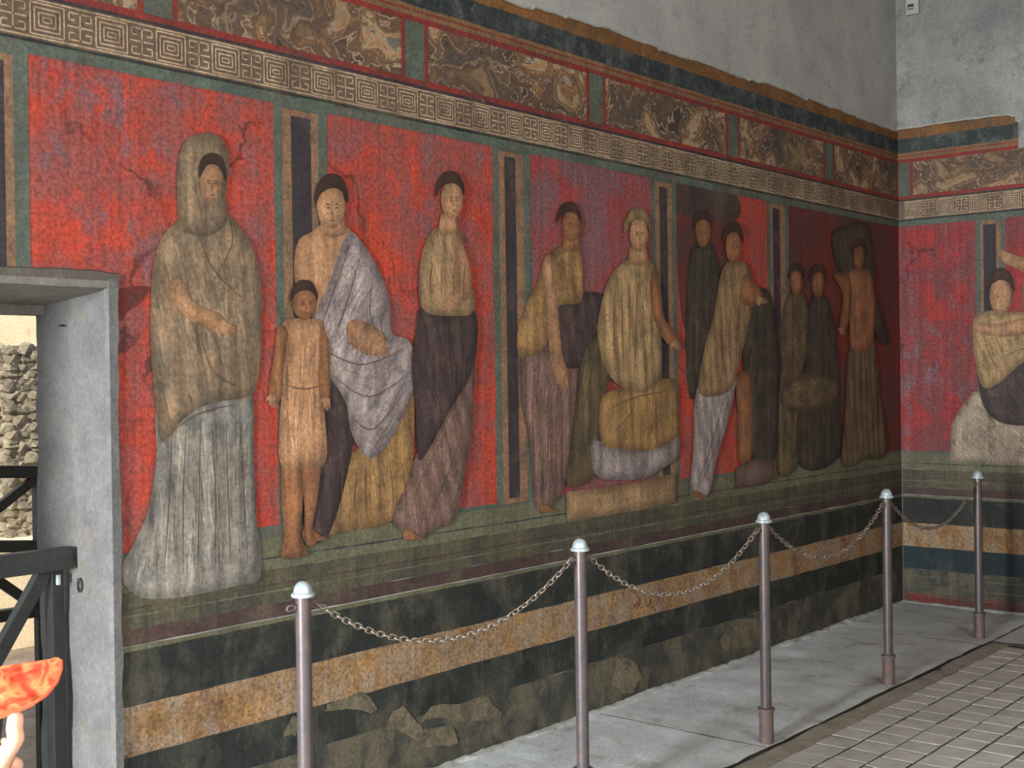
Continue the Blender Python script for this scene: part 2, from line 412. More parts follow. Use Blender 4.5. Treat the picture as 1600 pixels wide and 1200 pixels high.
for j in range(28):
    y = -1.052-TS*(j+.5)
    for i in range(88):
        x = 7.33-TS*(i+.5)+(.02*math.sin(j*2.1)); zt = -.001+random.uniform(-.001, .001)
        if x < -5.5 or y < -5.2: continue
        if inframe(x, y, 0) and ntile < 300:
            o = link('tile', TMESH[random.randrange(6)], None, floor); o.location = (x, y, zt)
            o.rotation_euler = (random.uniform(-.005, .005), random.uniform(-.005, .005), random.uniform(-.02, .02)+(math.pi/2)*random.randrange(4)); ntile += 1
        else:
            h = (TS-TG)/2; rest.box((x-h, y-h, -.03), (x+h, y+h, zt))
tag(rest.build('tile_field', TILEM, floor), kind='stuff')
KG = plaster('kerb_joint_dirt', (58, 50, 44), (46, 40, 36), (66, 58, 50), .4, 9)
displaced_grid('kerb_joint', lambda u, v: (-5.6+12.95*u, -.929-.020*v, -.001), 240, 2, (0, 1, .2), .010, KG, floor, 21)
displaced_grid('kerb_joint', lambda u, v: (7.412+.022*u, -.945-2.2*v, -.001), 2, 60, (1, 0, .2), .006, KG, floor, 23)
# dirt-filled strip between kerb and tiles
displaced_grid('dirt_strip', lambda u, v: (-5.6+13.0*u, -.948-.107*v, -.003), 200, 6, (0, 0, 1), .005, DIRTM, floor, 9)

# ================================================================== PAINTING on the walls
def to3(wall, p, off):
    return (p[0], -off, p[1]) if wall == 'L' else (XC-off, -p[0], p[1])
WALLOBJ = {'L': wall_left, 'E': wall_end}
def catmull(pts, k=5):
    n = len(pts); out = []
    P = [np.array(p, float) for p in pts]
    for i in range(n):
        a, b, c, d = P[i-1], P[i], P[(i+1) % n], P[(i+2) % n]
        for s in range(k):
            t = s/k
            out.append(.5*((2*b)+(c-a)*t+(2*a-5*b+4*c-d)*t*t+(3*b-a-3*c+d)*t**3))
    return out
def seg_dist(pts, poly):
    d = np.full(len(pts), 1e9); n = len(poly)
    for i in range(n):
        a = poly[i]; b = poly[(i+1) % n]; ab = b-a; L = ab@ab+1e-12
        t = np.clip(((pts-a)@ab)/L, 0, 1); q = a+t[:, None]*ab
        d = np.minimum(d, np.hypot(*(pts-q).T))
    return d
def in_poly(pts, poly):
    x, y = pts[:, 0], pts[:, 1]; c = np.zeros(len(pts), bool); n = len(poly); j = n-1
    for i in range(n):
        xi, yi = poly[i]; xj, yj = poly[j]
        m = ((yi > y) != (yj > y)) & (x < (xj-xi)*(y-yi)/((yj-yi) or 1e-12)+xi)
        c ^= m; j = i
    return c
def paint(name, pts, mat, off, wall='L', parent=None, smooth=True, shade=None, step=.017, px=True, folds=0, foldang=0.0):
    """a painted shape lying on the wall; pts in photograph pixels (px) or wall metres"""
    if px: pts = [(WL if wall == 'L' else WE)(*p) for p in pts]
    b = catmull(pts) if smooth else [np.array(p, float) for p in pts]
    poly = np.array(b); n = len(poly)
    V = [Vector(p) for p in poly]; E_ = [(i, (i+1) % n) for i in range(n)]
    if shade:
        lo = poly.min(0); hi = poly.max(0)
        gx, gy = np.meshgrid(np.arange(lo[0], hi[0], step), np.arange(lo[1], hi[1], step))
        g = np.stack([gx.ravel(), gy.ravel()], 1)+np.random.uniform(-.2, .2, (gx.size, 2))*step
        g = g[in_poly(g, poly)]
        if len(g): g = g[seg_dist(g, poly) > step*.5]
        V += [Vector(p) for p in g]
    vv, _, ff, *_r = delaunay_2d_cdt(V, E_, [list(range(n))], 1, 1e-5)
    v3 = [to3(wall, p, off) for p in vv]; f3 = [tuple(f) for f in ff]; extra = []
    lo = poly.min(0); hi = poly.max(0); rw = min(.055, max(.03, .28*(hi[0]-lo[0])))
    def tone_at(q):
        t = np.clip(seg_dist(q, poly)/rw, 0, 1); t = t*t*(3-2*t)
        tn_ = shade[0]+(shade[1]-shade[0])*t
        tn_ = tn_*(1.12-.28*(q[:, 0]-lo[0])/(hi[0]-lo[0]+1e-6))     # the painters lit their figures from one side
        if folds:
            ca, sa = math.cos(foldang), math.sin(foldang)
            w_ = (q[:, 0]*ca+q[:, 1]*sa); w2 = (-q[:, 0]*sa+q[:, 1]*ca)
            ph = np.array([mnoise.noise(Vector((x_*3, y_*1.3, 5)))*5 for x_, y_ in zip(w_, w2)])
            tn_ = tn_*(1+folds*np.sin(w_*75+ph))
        tn_ = tn_*(1+.28*np.array([mnoise.noise(Vector((x_*9, y_*7, 11))) for x_, y_ in q]))
        return tn_
    if shade:                                             # brush strokes along the folds, part of the same paint
        rng = np.random.RandomState(int(abs(poly).sum()*1000) % 99991)
        area = .5*abs(np.dot(poly[:, 0], np.roll(poly[:, 1], 1))-np.dot(poly[:, 1], np.roll(poly[:, 0], 1)))
        nst = int(area*(900 if folds else 420))+4; cl = rng.uniform(lo, hi, (nst*4, 2)); cl = cl[in_poly(cl, poly)][:nst]
        SQ = []; SK = []; K = 5; so = off
        for ci, c in enumerate(cl):
            if folds:
                ang = math.pi/2+foldang*1.3+.5*mnoise.noise(Vector((c[0]*2.2, c[1]*2.2, off*999)))+rng.normal()*.07
                ln = rng.uniform(.06, .30); wd = rng.uniform(.006, .018); tn = rng.choice([.52, .64, .74, 1.22, 1.34, 1.5])
            else:
                ang = math.pi/2+rng.normal()*.35; ln = rng.uniform(.02, .09); wd = rng.uniform(.006, .014); tn = rng.choice([.72, .84, 1.14, 1.24])
            cur = rng.normal()*.25; P_ = []
            for k in range(K+1):
                q = (k/K-.5); a_ = ang+cur*q; P_.append(c+np.array([math.cos(a_), math.sin(a_)])*ln*q)
            if not in_poly(np.array(P_), poly).all(): continue
            nr = np.array([-math.sin(ang), math.cos(ang)]); base_ = len(v3); so = off+.00008+.00034*ci/len(cl)
            for k in range(K+1):
                h = wd*.5*math.sin(math.pi*(k+.12)/(K+.24)); e = math.sin(math.pi*k/K)
                for j, side in enumerate((-1, 0, 1)):
                    p_ = P_[k]+nr*h*side; v3.append(to3(wall, p_, so)); SQ.append(p_); SK.append(1+(tn-1)*e if side == 0 else 1.)
            for k in range(K):
                for j in (0, 1): q = base_+3*k+j; f3.append((q, q+3, q+4, q+1))
        if SQ: extra = tone_at(np.array(SQ))*np.array(SK)
    o = mesh(name, v3, f3, mat, parent or WALLOBJ[wall])
    if shade:
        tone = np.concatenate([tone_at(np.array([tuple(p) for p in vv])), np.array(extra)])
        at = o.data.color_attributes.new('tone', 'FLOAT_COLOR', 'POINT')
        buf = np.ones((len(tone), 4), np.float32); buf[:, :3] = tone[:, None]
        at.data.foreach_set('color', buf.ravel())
    return o
def strokes(name, lines, mat, off, wall='L', parent=None, width=.004):
    """thin tapering brush lines, each a list of photograph pixels"""
    m = MB()
    for ln in lines:
        w0 = width
        if isinstance(ln, tuple): ln, w0 = ln
        P = [np.array((WL if wall == 'L' else WE)(*p)) for p in ln]
        Q = []
        for i in range(len(P)-1):
            a, b, c, d = P[max(i-1, 0)], P[i], P[i+1], P[min(i+2, len(P)-1)]
            for s in range(5):
                t = s/5; Q.append(.5*((2*b)+(c-a)*t+(2*a-5*b+4*c-d)*t*t+(3*b-a-3*c+d)*t**3))
        Q.append(P[-1]); n = len(Q); base = len(m.v)
        for i, p in enumerate(Q):
            t = Q[min(i+1, n-1)]-Q[max(i-1, 0)]; t = t/(np.hypot(*t)+1e-9); nr = np.array([-t[1], t[0]])
            k = w0*.5*(.25+.75*math.sin(math.pi*min(.97, max(.03, i/(n-1)))))
            m.v += [to3(wall, p-nr*k, off), to3(wall, p+nr*k, off)]
        for i in range(n-1): q = base+2*i; m.f.append((q, q+2, q+3, q+1))
    return m.build(name, mat, parent or WALLOBJ[wall])
def rect(name, x0, x1, z0, z1, mat, off, wall='L', parent=None, ragged=(0, 0), seed=0):
    """a painted band; ragged = wobble of lower and upper edge"""
    n = max(1, int((x1-x0)/(.03 if (ragged[0] or ragged[1]) else .5))); v = []; f = []
    for i in range(n+1):
        x = x0+(x1-x0)*i/n
        a = ragged[0]*mnoise.fractal(Vector((x*5, seed, 1)), 1., 2., 4); b = ragged[1]*mnoise.fractal(Vector((x*5, seed, 8)), 1., 2., 4)
        v += [to3(wall, (x, z0+a), off), to3(wall, (x, z1+b), off)]
    for i in range(n): f.append((2*i, 2*i+2, 2*i+3, 2*i+1))
    return mesh(name, v, f, mat, parent or WALLOBJ[wall])

XL = DX1+.012                      # painting starts at the doorway edge
XW = ROOM_X0                           # and goes on over the door and past it
EW = 4.4                           # painted length of the end wall
# -- dado bands: (name, z0, z1, material, material on end wall)
BANDS = [('dado_band', .0, .235, DADO, DADO), ('dado_band', .235, .388, BLACKG, TEAL), ('ochre_band', .388, .552, OCHRE, OCHRE),
         ('dado_band', .552, .728, BLACKG, BLACKG), ('ochre_line', .728, .744, OLIVEG, OLIVEG), ('purple_band', .748, .80, PURPLE, PURPLE),
         ('olive_band', .80, .922, OLIVE, OLIVE), ('olive_ledge', .922, 1.032, OLIVEG, OLIVEG)]
for i, (nm, z0, z1, m1, m2) in enumerate(BANDS):
    rect(nm, XL, XC, z0, z1, m1, .003+.0004*(i % 2), 'L', ragged=(.003, .003), seed=i)
    rect(nm, XW, DX0-.02, z0, z1, m1, .003+.0004*(i % 2), 'L', ragged=(.003, .003), seed=i)
    rect(nm, 0, EW, z0, z1, m2, .003+.0004*(i % 2), 'E', ragged=(.003, .003), seed=i+20)
for z, wd, mt in ((.96, .006, GREENDK), (.865, .005, PURPLE), (.84, .006, OLIVEG)):
    rect('painted_line', XL, XC, z, z+wd, mt, .0045, 'L', ragged=(.002, .002), seed=z*9)
    rect('painted_line', 0, EW, z, z+wd, mt, .0045, 'E', ragged=(.002, .002), seed=z*9)
for z in (.185, .115, .06): rect('painted_line', 0, EW, z, z+.006, OLIVEG if z > .1 else RLINE, .0045, 'E', ragged=(.002, .002), seed=z*90)
rect('painted_line', 0, EW, .0, .05, RED_DARK, .0042, 'E', ragged=(.002, .012), seed=4)
# -- upper bands
UP_ = [('green_border', 2.60, 2.642, GREEN), ('painted_line', 2.638, 2.648, BLACKG), ('meander_band', 2.646, 2.779, MGROUND), ('painted_line', 2.777, 2.788, DARKP),
       ('red_line', 2.786, 2.812, RLINE), ('red_line', 3.040, 3.064, RLINE), ('ochre_moulding', 3.062, 3.112, OCHRE_L), ('dark_band', 3.108, 3.215, GREENDK)]
for i, (nm, z0, z1, mt) in enumerate(UP_):
    rect(nm, XW, XC, z0, z1, mt, .005+.0004*(i % 2), 'L', ragged=(.002, .002), seed=i+40)
    rect(nm, 0, EW if i < 5 else .82, z0, z1, mt, .005+.0004*(i % 2), 'E', ragged=(.002, .002), seed=i+60)
rect('painted_line', XW, XC, 3.084, 3.090, RLINE, .0062, 'L', ragged=(.002, .002), seed=3)
rect('painted_line', 0, .82, 3.084, 3.090, RLINE, .0062, 'E', ragged=(.002, .002), seed=3)
# broken upper edge of the painted plaster, proud of the grey filling
def broken_edge(x0, x1, wall):
    n = int((x1-x0)/.02); v = []; f = []
    for i in range(n+1):
        x = x0+(x1-x0)*i/n
        zt = 3.272+.022*mnoise.fractal(Vector((x*1.9, 3, 0)), .9, 2., 5)+.012*math.floor(2*mnoise.noise(Vector((x*1.3, 0, 5))))
        v += [to3(wall, (x, 3.205+.004*mnoise.noise(Vector((x*9, 0, 0)))), .006), to3(wall, (x, zt-.01), .013), to3(wall, (x, zt), .009), to3(wall, (x, zt+.014), 0)]
    for i in range(n):
        for k in range(3): q = i*4+k; f.append((q, q+4, q+5, q+1))
    me = mesh('broken_edge', v, f, OCHRE_T, WALLOBJ[wall]); me.data.materials.append(FILLM)
    for i, p in enumerate(me.data.polygons): p.material_index = 1 if i % 3 == 2 else 0
broken_edge(XW, XC, 'L'); broken_edge(0.0, .80, 'E')

# -- meander: alternating nested squares and hooked crosses
def meander(x0, x1, wall):
    m = MB(); z0, z1 = 2.656, 2.770; H = z1-z0; t = .0050; off = .0066
    def q(xa, za, xb, zb):
        n = len(m.v)
        for p in ((xa, za), (xb, za), (xb, zb), (xa, zb)): m.v.append(to3(wall, p, off))
        m.f.append((n, n+1, n+2, n+3))
    def hl(xa, xb, z): q(xa, z-t/2, xb, z+t/2)
    def vl(x, za, zb): q(x-t/2, za, x+t/2, zb)
    hl(x0, x1, z0); hl(x0, x1, z1)
    x = x0; A, B = .122, .100
    while x+A+B < x1:
        for ins in (.005, .019, .033, .046):
            a, b, c, d = x+ins, x+A-ins, z0+ins+.004, z1-ins-.004
            hl(a, b, c); hl(a, b, d); vl(a, c, d); vl(b, c, d)
        a, b = x+A+.006, x+A+B-.006; cx = (a+b)/2; cz = (z0+z1)/2; c, d = z0+.012, z1-.012
        vl(cx, c, d); hl(a, b, cz)
        for sx in (-1, 1):
            for sz in (-1, 1):
                ex = cx+sx*.038; ez = cz+sz*.042; ix = cx+sx*.018; iz = cz+sz*.020
                hl(min(cx, ex), max(cx, ex), ez); vl(ex, min(ez, iz), max(ez, iz)); hl(min(ex, ix), max(ex, ix), iz)
        x += A+B
    m.build('meander_lines', MLINE, WALLOBJ[wall])
meander(XW, XC-.02, 'L'); meander(.05, EW-.05, 'E')

# -- marbled frieze panels between green bars with red edges
bars = [-3.4, -2.2, -1.02, .16, 1.36, 2.405, 3.61, 4.84, 6.12, 7.30]
def bar_(xc, wall, hw=.055):
    rect('red_line', xc-hw-.022, xc-hw+.002, 2.81, 3.042, RLINE, .0052, wall, ragged=(0, 0)); rect('red_line', xc+hw-.002, xc+hw+.022, 2.81, 3.042, RLINE, .0052, wall)
    rect('green_bar', xc-hw, xc+hw, 2.81, 3.042, GREEN, .0058, wall)
edges = [XW]+[b for b in bars]+[XC]
for i in range(len(edges)-1):
    rect('marbled_panel', edges[i], edges[i+1], 2.81, 3.042, MARB[i % 3], .0042, 'L')
for b in bars: bar_(b, 'L')
rect('marbled_panel', .0, .86, 2.81, 3.042, MARB[2], .0042, 'E'); bar_(.05, 'E', .04)
rect('marbled_panel', .86, EW, 2.81, 3.0, MARB[1], .0042, 'E')

# -- background panels of the figure zone, cut off at the doorway head on the left
def panel(name, x0, x1, mat, wall='L', z0=1.032, z1=2.602, off=.002):
    if wall == 'L' and x0 < XL:
        rect(name, x0, x1, DZF+.045, z1, mat, off, wall, ragged=(.012, 0), seed=5)
        if x0 < DX0: rect(name, x0, min(x1, DX0-.02), z0, DZF+.10, mat, off-.0006, wall)
        if x1 > XL: rect(name, XL, x1, z0, DZF+.10, mat, off-.0006, wall)
    else: rect(name, x0, x1, z0, z1, mat, off, wall, ragged=(.002, .002))
panel('red_panel', XW, -2.0, RED); panel('red_panel', -2.0, -.1, RED); panel('red_panel', -.1, 1.83, RED); panel('red_panel', 1.83, 3.02, RED)
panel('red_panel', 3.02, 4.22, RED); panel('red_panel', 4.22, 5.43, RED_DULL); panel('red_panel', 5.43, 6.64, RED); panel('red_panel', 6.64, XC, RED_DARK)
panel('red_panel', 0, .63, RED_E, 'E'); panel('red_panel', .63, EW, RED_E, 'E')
# faded and darkened stretches of the wall paint
paint('faded_patch', [(836,248),(905,252),(935,285),(925,345),(870,350),(838,330)], RED_DULL, .0026)
paint('faded_patch', [(1060,300),(1110,300),(1140,330),(1140,470),(1100,520),(1065,500)], RED_DARK, .0026)
paint('faded_patch', [(1055,285),(1145,300),(1148,345),(1060,335)], PURPLE, .0028)
paint('faded_patch', [(183,452),(231,447),(222,468),(200,486),(180,488)], PATCH, .0030, smooth=False)
PATCHR = pigment('repair_red_brown', (104, 36, 28), (84, 34, 28), (70, 40, 34), .4, 9, .1)
paint('repair_patch', [(180,454),(230,448),(222,468),(202,484),(180,490)], PATCHR, .0036)

def pilaster(a, wall='L', z0=1.06, z1=2.602):
    """a = pixel columns, turned to wall metres: green, tan, dark, tan, green"""
    nm = ('green_border', 'tan_border', 'dark_pilaster', 'tan_border', 'green_border'); mt = (GREEN, TANB, DARKP, TANB, GREEN)
    for i in range(5):
        lo = (.0, .012, .036, .012, .0)[i]
        if wall == 'L' and DX0 < a[0] < XL: zz = DZF+.045
        else: zz = z0+lo-.03
        rect(nm[i], a[i], a[i+1], zz, z1-lo, mt[i], .0032, wall, ragged=(.002, .002), seed=a[i])
    rect('tan_border', a[2], a[3], z1-.036, z1-.012, TANB, .0032, wall); rect('green_border', a[1], a[4], z1-.013, z1, GREEN, .0032, wall)
    if not (wall == 'L' and DX0 < a[0] < XL):
        rect('tan_border', a[2], a[3], z0-.018, z0+.006, TANB, .0032, wall); rect('green_border', a[1], a[4], z0-.03, z0-.017, GREEN, .0032, wall)
X = lambda px, py: WL(px, py)[0]
pilaster([-.21, -.165, -.13, -.06, -.03, .02]); pilaster([-2.11, -2.065, -2.03, -1.96, -1.93, -1.88])
pilaster([1.72, 1.765, 1.80, 1.868, 1.896, 1.944])
pilaster([X(428,300), X(441,300), X(455,300), X(486,300), X(497,300), X(511,300)])
pilaster([X(771,450), X(781,450), X(790,450), X(807,450), X(819,450), X(830,450)])
pilaster([X(1018,430), X(1024,430), X(1031,430), X(1043,430), X(1050,430), X(1057,430)])
pilaster([X(1199,450), X(1204,450), X(1208,450), X(1219,450), X(1227,450), X(1233,450)])
pilaster([.535, .566, .585, .67, .70, .727], 'E')
rect('green_border', 2.74, X(441,300), 1.045, 1.078, GREEN, .0034, 'L', ragged=(.004, .004))
rect('green_border', XL, XC, 1.022, 1.052, GREEN, .0022, 'L', ragged=(.004, .006), seed=2)
rect('green_border', 0, EW, 1.022, 1.052, GREEN, .0022, 'E', ragged=(.004, .006), seed=2)

# -- worn-off patches and mortar repairs low on the wall
for P_ in ([(520,1095),(566,1078),(590,1102),(582,1112),(540,1108),(505,1112),(510,1100)], [(600,1150),(612,1110),(632,1100),(648,1128),(662,1140),(700,1132),(716,1150),(705,1168),(660,1166),(640,1150),(618,1140)],
           [(655,1124),(672,1104),(712,1098),(760,1090),(782,1112),(770,1128),(720,1128),(690,1120)], [(440,1150),(456,1118),(470,1125),(462,1150)],
           [(950,1065),(962,1028),(985,1030),(1000,1060),(990,1082),(968,1082)], [(1120,1000),(1150,968),(1180,965),(1200,985),(1170,1010),(1135,1020)]):
    paint('repair_patch', [(x_+random.uniform(-4, 4), y_+random.uniform(-3, 3)) for a_, b_ in zip(P_, P_[1:]+P_[:1]) for x_, y_ in ((a_[0], a_[1]), (.6*a_[0]+.4*b_[0], .6*a_[1]+.4*b_[1]))], PATCH, .0055, smooth=False)

# -- generic draped figures, a plain stand-in for the painted procession
def fig_mat(name, c1, c2, blotch=None): return pigment('painted_'+name, c1, c2, blotch, .5, 9, .5, tone=True, grain=.55)
SKIN = fig_mat('skin', (176, 130, 94), (150, 110, 78), (128, 96, 72)); SKIND = fig_mat('skin_dark', (148, 98, 62), (124, 82, 54), (104, 72, 50))
HAIR = fig_mat('hair', (84, 54, 40), (66, 44, 36)); BROWN = fig_mat('brown_cloth', (136, 110, 84), (108, 90, 70), (90, 80, 66))
GREYC = fig_mat('grey_cloth', (136, 126, 112), (112, 106, 98), (94, 92, 88)); LAV = fig_mat('lavender_cloth', (152, 136, 128), (124, 110, 108), (104, 92, 90))
VIOL = fig_mat('violet_cloth', (74, 56, 52), (60, 48, 48), (88, 70, 60)); TANC = fig_mat('tan_cloth', (154, 122, 86), (128, 100, 72), (108, 86, 66))
OCHC = fig_mat('ochre_cloth', (152, 114, 68), (124, 94, 60), (106, 80, 56)); MAUV = fig_mat('mauve_cloth', (118, 88, 76), (98, 76, 68), (86, 70, 62))
CREAM = fig_mat('cream_cloth', (160, 128, 88), (134, 108, 74), (110, 90, 66)); DKG = fig_mat('dark_olive_cloth', (74, 62, 48), (58, 52, 42), (50, 46, 40))
STONE = fig_mat('stone_block', (150, 132, 110), (124, 110, 94), (100, 84, 70)); OLIV = fig_mat('olive_cloth', (104, 84, 58), (84, 70, 50), (70, 60, 46))
LINE = pigment('painted_line_brown', (92, 68, 50), (80, 60, 46)); LIGHT = pigment('painted_line_light', (160, 138, 106), (142, 120, 92))
OFF = [0]
def figure(label, wall, shapes, folds=(), lights=(), faces=()):
    """shapes: (part name, material, pixel outline, (edge tone, middle tone), fold depth, fold angle)"""
    base = shapes[0][2]; root = empty('painted_figure'); root.parent = WALLOBJ[wall]; root['label'] = label
    OFF[0] += 1; off = (.0075, .0118)[(int(OFF[0])-1) % 2]+.00004*(int(OFF[0]) % 7)
    for nm, mt, pts, tn, fd, fa in shapes:
        hard = nm in ('step', 'plinth', 'stone_block')
        if hard: pts = [(a_[0]+(b_[0]-a_[0])*k/4, a_[1]+(b_[1]-a_[1])*k/4) for a_, b_ in zip(pts, pts[1:]+pts[:1]) for k in range(4)]
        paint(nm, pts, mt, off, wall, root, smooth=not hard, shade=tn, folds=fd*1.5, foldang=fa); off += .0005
    fl, ll = [list(x) for x in folds], [list(x) for x in lights]
    for cx, cy, rx, ry in faces:
        fl += [([(cx-rx*.55, cy-ry*.12), (cx-rx*.3, cy-ry*.2), (cx-rx*.08, cy-ry*.1)], .0036), ([(cx+rx*.2, cy-ry*.1), (cx+rx*.42, cy-ry*.2), (cx+rx*.68, cy-ry*.1)], .0036),
               ([(cx-rx*.45, cy+ry*.02), (cx-rx*.28, cy-ry*.04), (cx-rx*.12, cy+ry*.03)], .0052), ([(cx+rx*.22, cy+ry*.03), (cx+rx*.4, cy-ry*.04), (cx+rx*.58, cy+ry*.02)], .0052),
               ([(cx+rx*.05, cy+ry*.0), (cx+rx*.0, cy+ry*.22), (cx+rx*.12, cy+ry*.32)], .003), ([(cx-rx*.2, cy+ry*.55), (cx+rx*.08, cy+ry*.57), (cx+rx*.32, cy+ry*.54)], .0042)]
    if fl: strokes('fold_lines', fl, LINE, off+.0004, wall, root)
    if ll: strokes('light_lines', ll, LIGHT, off+.0006, wall, root, .003)
    return root
def oval(cx, cy, rx, ry, n=10): return [(cx+rx*math.cos(2*math.pi*k/n), cy+ry*math.sin(2*math.pi*k/n)*(1 if math.sin(2*math.pi*k/n) < 0 else 1.0)) for k in range(n)]
def cap(cx, cy, rx, ry): return [(cx-rx*1.12, cy+ry*.15), (cx-rx*1.1, cy-ry*.45), (cx-rx*.6, cy-ry*1.02), (cx, cy-ry*1.18), (cx+rx*.65, cy-ry*1.02), (cx+rx*1.1, cy-ry*.4), (cx+rx*1.08, cy+ry*.1), (cx+rx*.75, cy-ry*.35), (cx+rx*.1, cy-ry*.55), (cx-rx*.65, cy-ry*.35)]
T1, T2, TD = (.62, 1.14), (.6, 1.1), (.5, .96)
def hand(x, y, ang, s_):
    L_ = [(-.5, 0), (-.55, .6), (-.52, 1.45), (-.34, 1.5), (-.27, .95), (-.22, 1.7), (-.05, 1.72), (0, 1.0), (.05, 1.65), (.22, 1.6), (.26, .95), (.32, 1.4), (.48, 1.3), (.5, .6), (.85, .75), (.92, .5), (.5, .02)]
    ca, sa = math.cos(ang), math.sin(ang); return ('hand', SKIN, [(x+s_*(a*-sa+b*ca), y+s_*(a*ca+b*sa)) for a, b in L_], (.8, 1.12), 0, 0)
def foot(x, y, s_, d=1): return ('foot', SKIND, [(x-d*s_*.5, y-s_*.5), (x+d*s_*.1, y-s_*.55), (x+d*s_*.7, y-s_*.1), (x+d*s_*1.1, y+s_*.1), (x+d*s_*1.05, y+s_*.28), (x+d*s_*.2, y+s_*.3), (x-d*s_*.5, y+s_*.22)], (.7, 1.1), 0, 0)
def vfolds(x0, x1, y0, y1, n, spread=0, jit=3):
    r_ = random.Random(int(x0*7+y0)); out = []
    for i in range(n):
        t = (i+.5)/n; xa = x0+(x1-x0)*t; xb = xa+(t-.5)*2*spread
        out.append([(xa+r_.uniform(-jit, jit), y0+r_.uniform(0, 14)), ((xa+xb)/2+r_.uniform(-jit, jit), (y0+y1)/2), (xb+r_.uniform(-jit, jit), y1-r_.uniform(0, 22))])
    return out

figure('tall painted figure in a hooded brown mantle over a long grey pleated gown', 'L', [
    ('gown', GREYC, [(247,630),(320,618),(388,612),(394,700),(398,800),(406,898),(372,914),(300,930),(238,936),(202,924),(186,892),(206,850),(228,800),(242,720)], T1, .16, .05),
    ('mantle', BROWN, [(290,338),(345,332),(370,352),(394,392),(406,450),(406,530),(398,606),(380,622),(336,628),(292,648),(252,690),(242,640),(234,560),(233,480),(238,410),(254,366)], T1, .10, .15),
    ('hood', BROWN, [(278,352),(274,300),(276,250),(288,220),(308,209),(332,209),(350,226),(356,262),(350,306),(352,346),(330,366),(300,368)], T1, .08, 0),
    ('face', SKIN, oval(327, 285, 17, 33), T1, 0, 0), ('hair', HAIR, [(309,278),(310,252),(324,240),(342,244),(350,262),(350,284),(340,262),(322,258)], TD, 0, 0),
    ('arm', SKIN, [(262,440),(280,436),(298,470),(340,492),(352,508),(342,524),(318,514),(284,494),(264,474)], T1, 0, 0), hand(338, 508, .45, 17)],
    folds=vfolds(255, 385, 650, 900, 6, 14)+[[(250,690),(300,650),(360,632)], [(300,345),(330,420),(380,470)], [(352,320),(360,380),(330,440)], [(310,520),(330,580),(370,605)]],
    lights=vfolds(262, 380, 660, 890, 4, 14), faces=[(328, 288, 14, 30)])
figure('small painted figure of a child in a short tan tunic', 'L', [
    ('leg', SKIND, [(440,700),(468,700),(470,780),(466,835),(478,862),(462,872),(436,870),(440,835),(436,770)], T1, 0, 0),
    ('leg', SKIND, [(468,700),(498,700),(494,770),(484,828),(492,846),(474,850),(472,790)], T1, 0, 0),
    ('tunic', SKIN, [(438,505),(470,498),(502,505),(506,560),(502,620),(506,720),(470,730),(434,722),(436,620),(440,560)], T1, .06, 0),
    ('arm', SKIND, [(436,508),(446,520),(440,570),(436,620),(424,630),(416,610),(424,560),(428,520)], T1, 0, 0), hand(421, 618, 1.5, 11), ('arm', SKIND, [(498,508),(508,530),(512,580),(510,625),(500,632),(494,600),(496,550)], T1, 0, 0), hand(505, 622, 1.5, 11),
    ('face', SKIND, oval(472, 474, 19, 26), T1, 0, 0), ('hair', HAIR, cap(471, 468, 19, 26), TD, 0, 0)],
    folds=[[(438,600),(470,608),(504,600)]], faces=[(473, 476, 15, 24)])
figure('seated painted figure with bare shoulder, pale lavender mantle and ochre seat drapery', 'L', [
    ('seat_drapery', OCHC, [(520,720),(560,700),(610,640),(642,600),(644,700),(636,790),(600,818),(550,828),(504,834),(510,790)], T1, .12, .1),
    ('gown', VIOL, [(488,560),(530,580),(552,640),(545,720),(512,834),(476,838),(482,740),(500,650)], TD, .1, .1),
    ('chest', SKIN, [(462,380),(486,362),(500,352),(534,352),(552,372),(566,420),(560,500),(520,520),(480,490),(458,440)], T1, 0, 0),
    ('mantle', LAV, [(540,366),(562,378),(588,420),(606,470),(610,520),(636,532),(648,570),(640,620),(606,690),(574,716),(548,680),(538,630),(520,600),(492,566),(496,530),(488,500),(512,440)], T1, .12, -.45),
    ('arm', SKIN, [(540,505),(560,500),(596,520),(600,540),(582,556),(556,548),(540,530)], T1, 0, 0), hand(580, 538, .6, 17), foot(482, 838, 22),
    ('neck', SKIN, [(502,340),(530,338),(534,366),(500,368)], T1, 0, 0),
    ('face', SKIN, oval(514, 322, 22, 36), T1, 0, 0), ('hair', HAIR, cap(515, 314, 23, 36), TD, 0, 0)],
    folds=[[(545,380),(520,450),(500,510)], [(560,400),(540,470),(520,530)], [(580,430),(575,490),(590,525)], [(500,545),(560,570),(630,545)], [(520,590),(575,620),(640,580)], [(545,650),(580,670),(630,610)], [(600,480),(592,510),(606,540)]]+vfolds(525, 635, 720, 815, 6, 6),
    lights=[[(552,385),(530,455),(508,520)], [(572,420),(560,480),(556,500)], [(510,560),(570,590),(636,560)], [(548,668),(580,690),(610,660)]], faces=[(515, 326, 19, 34)])
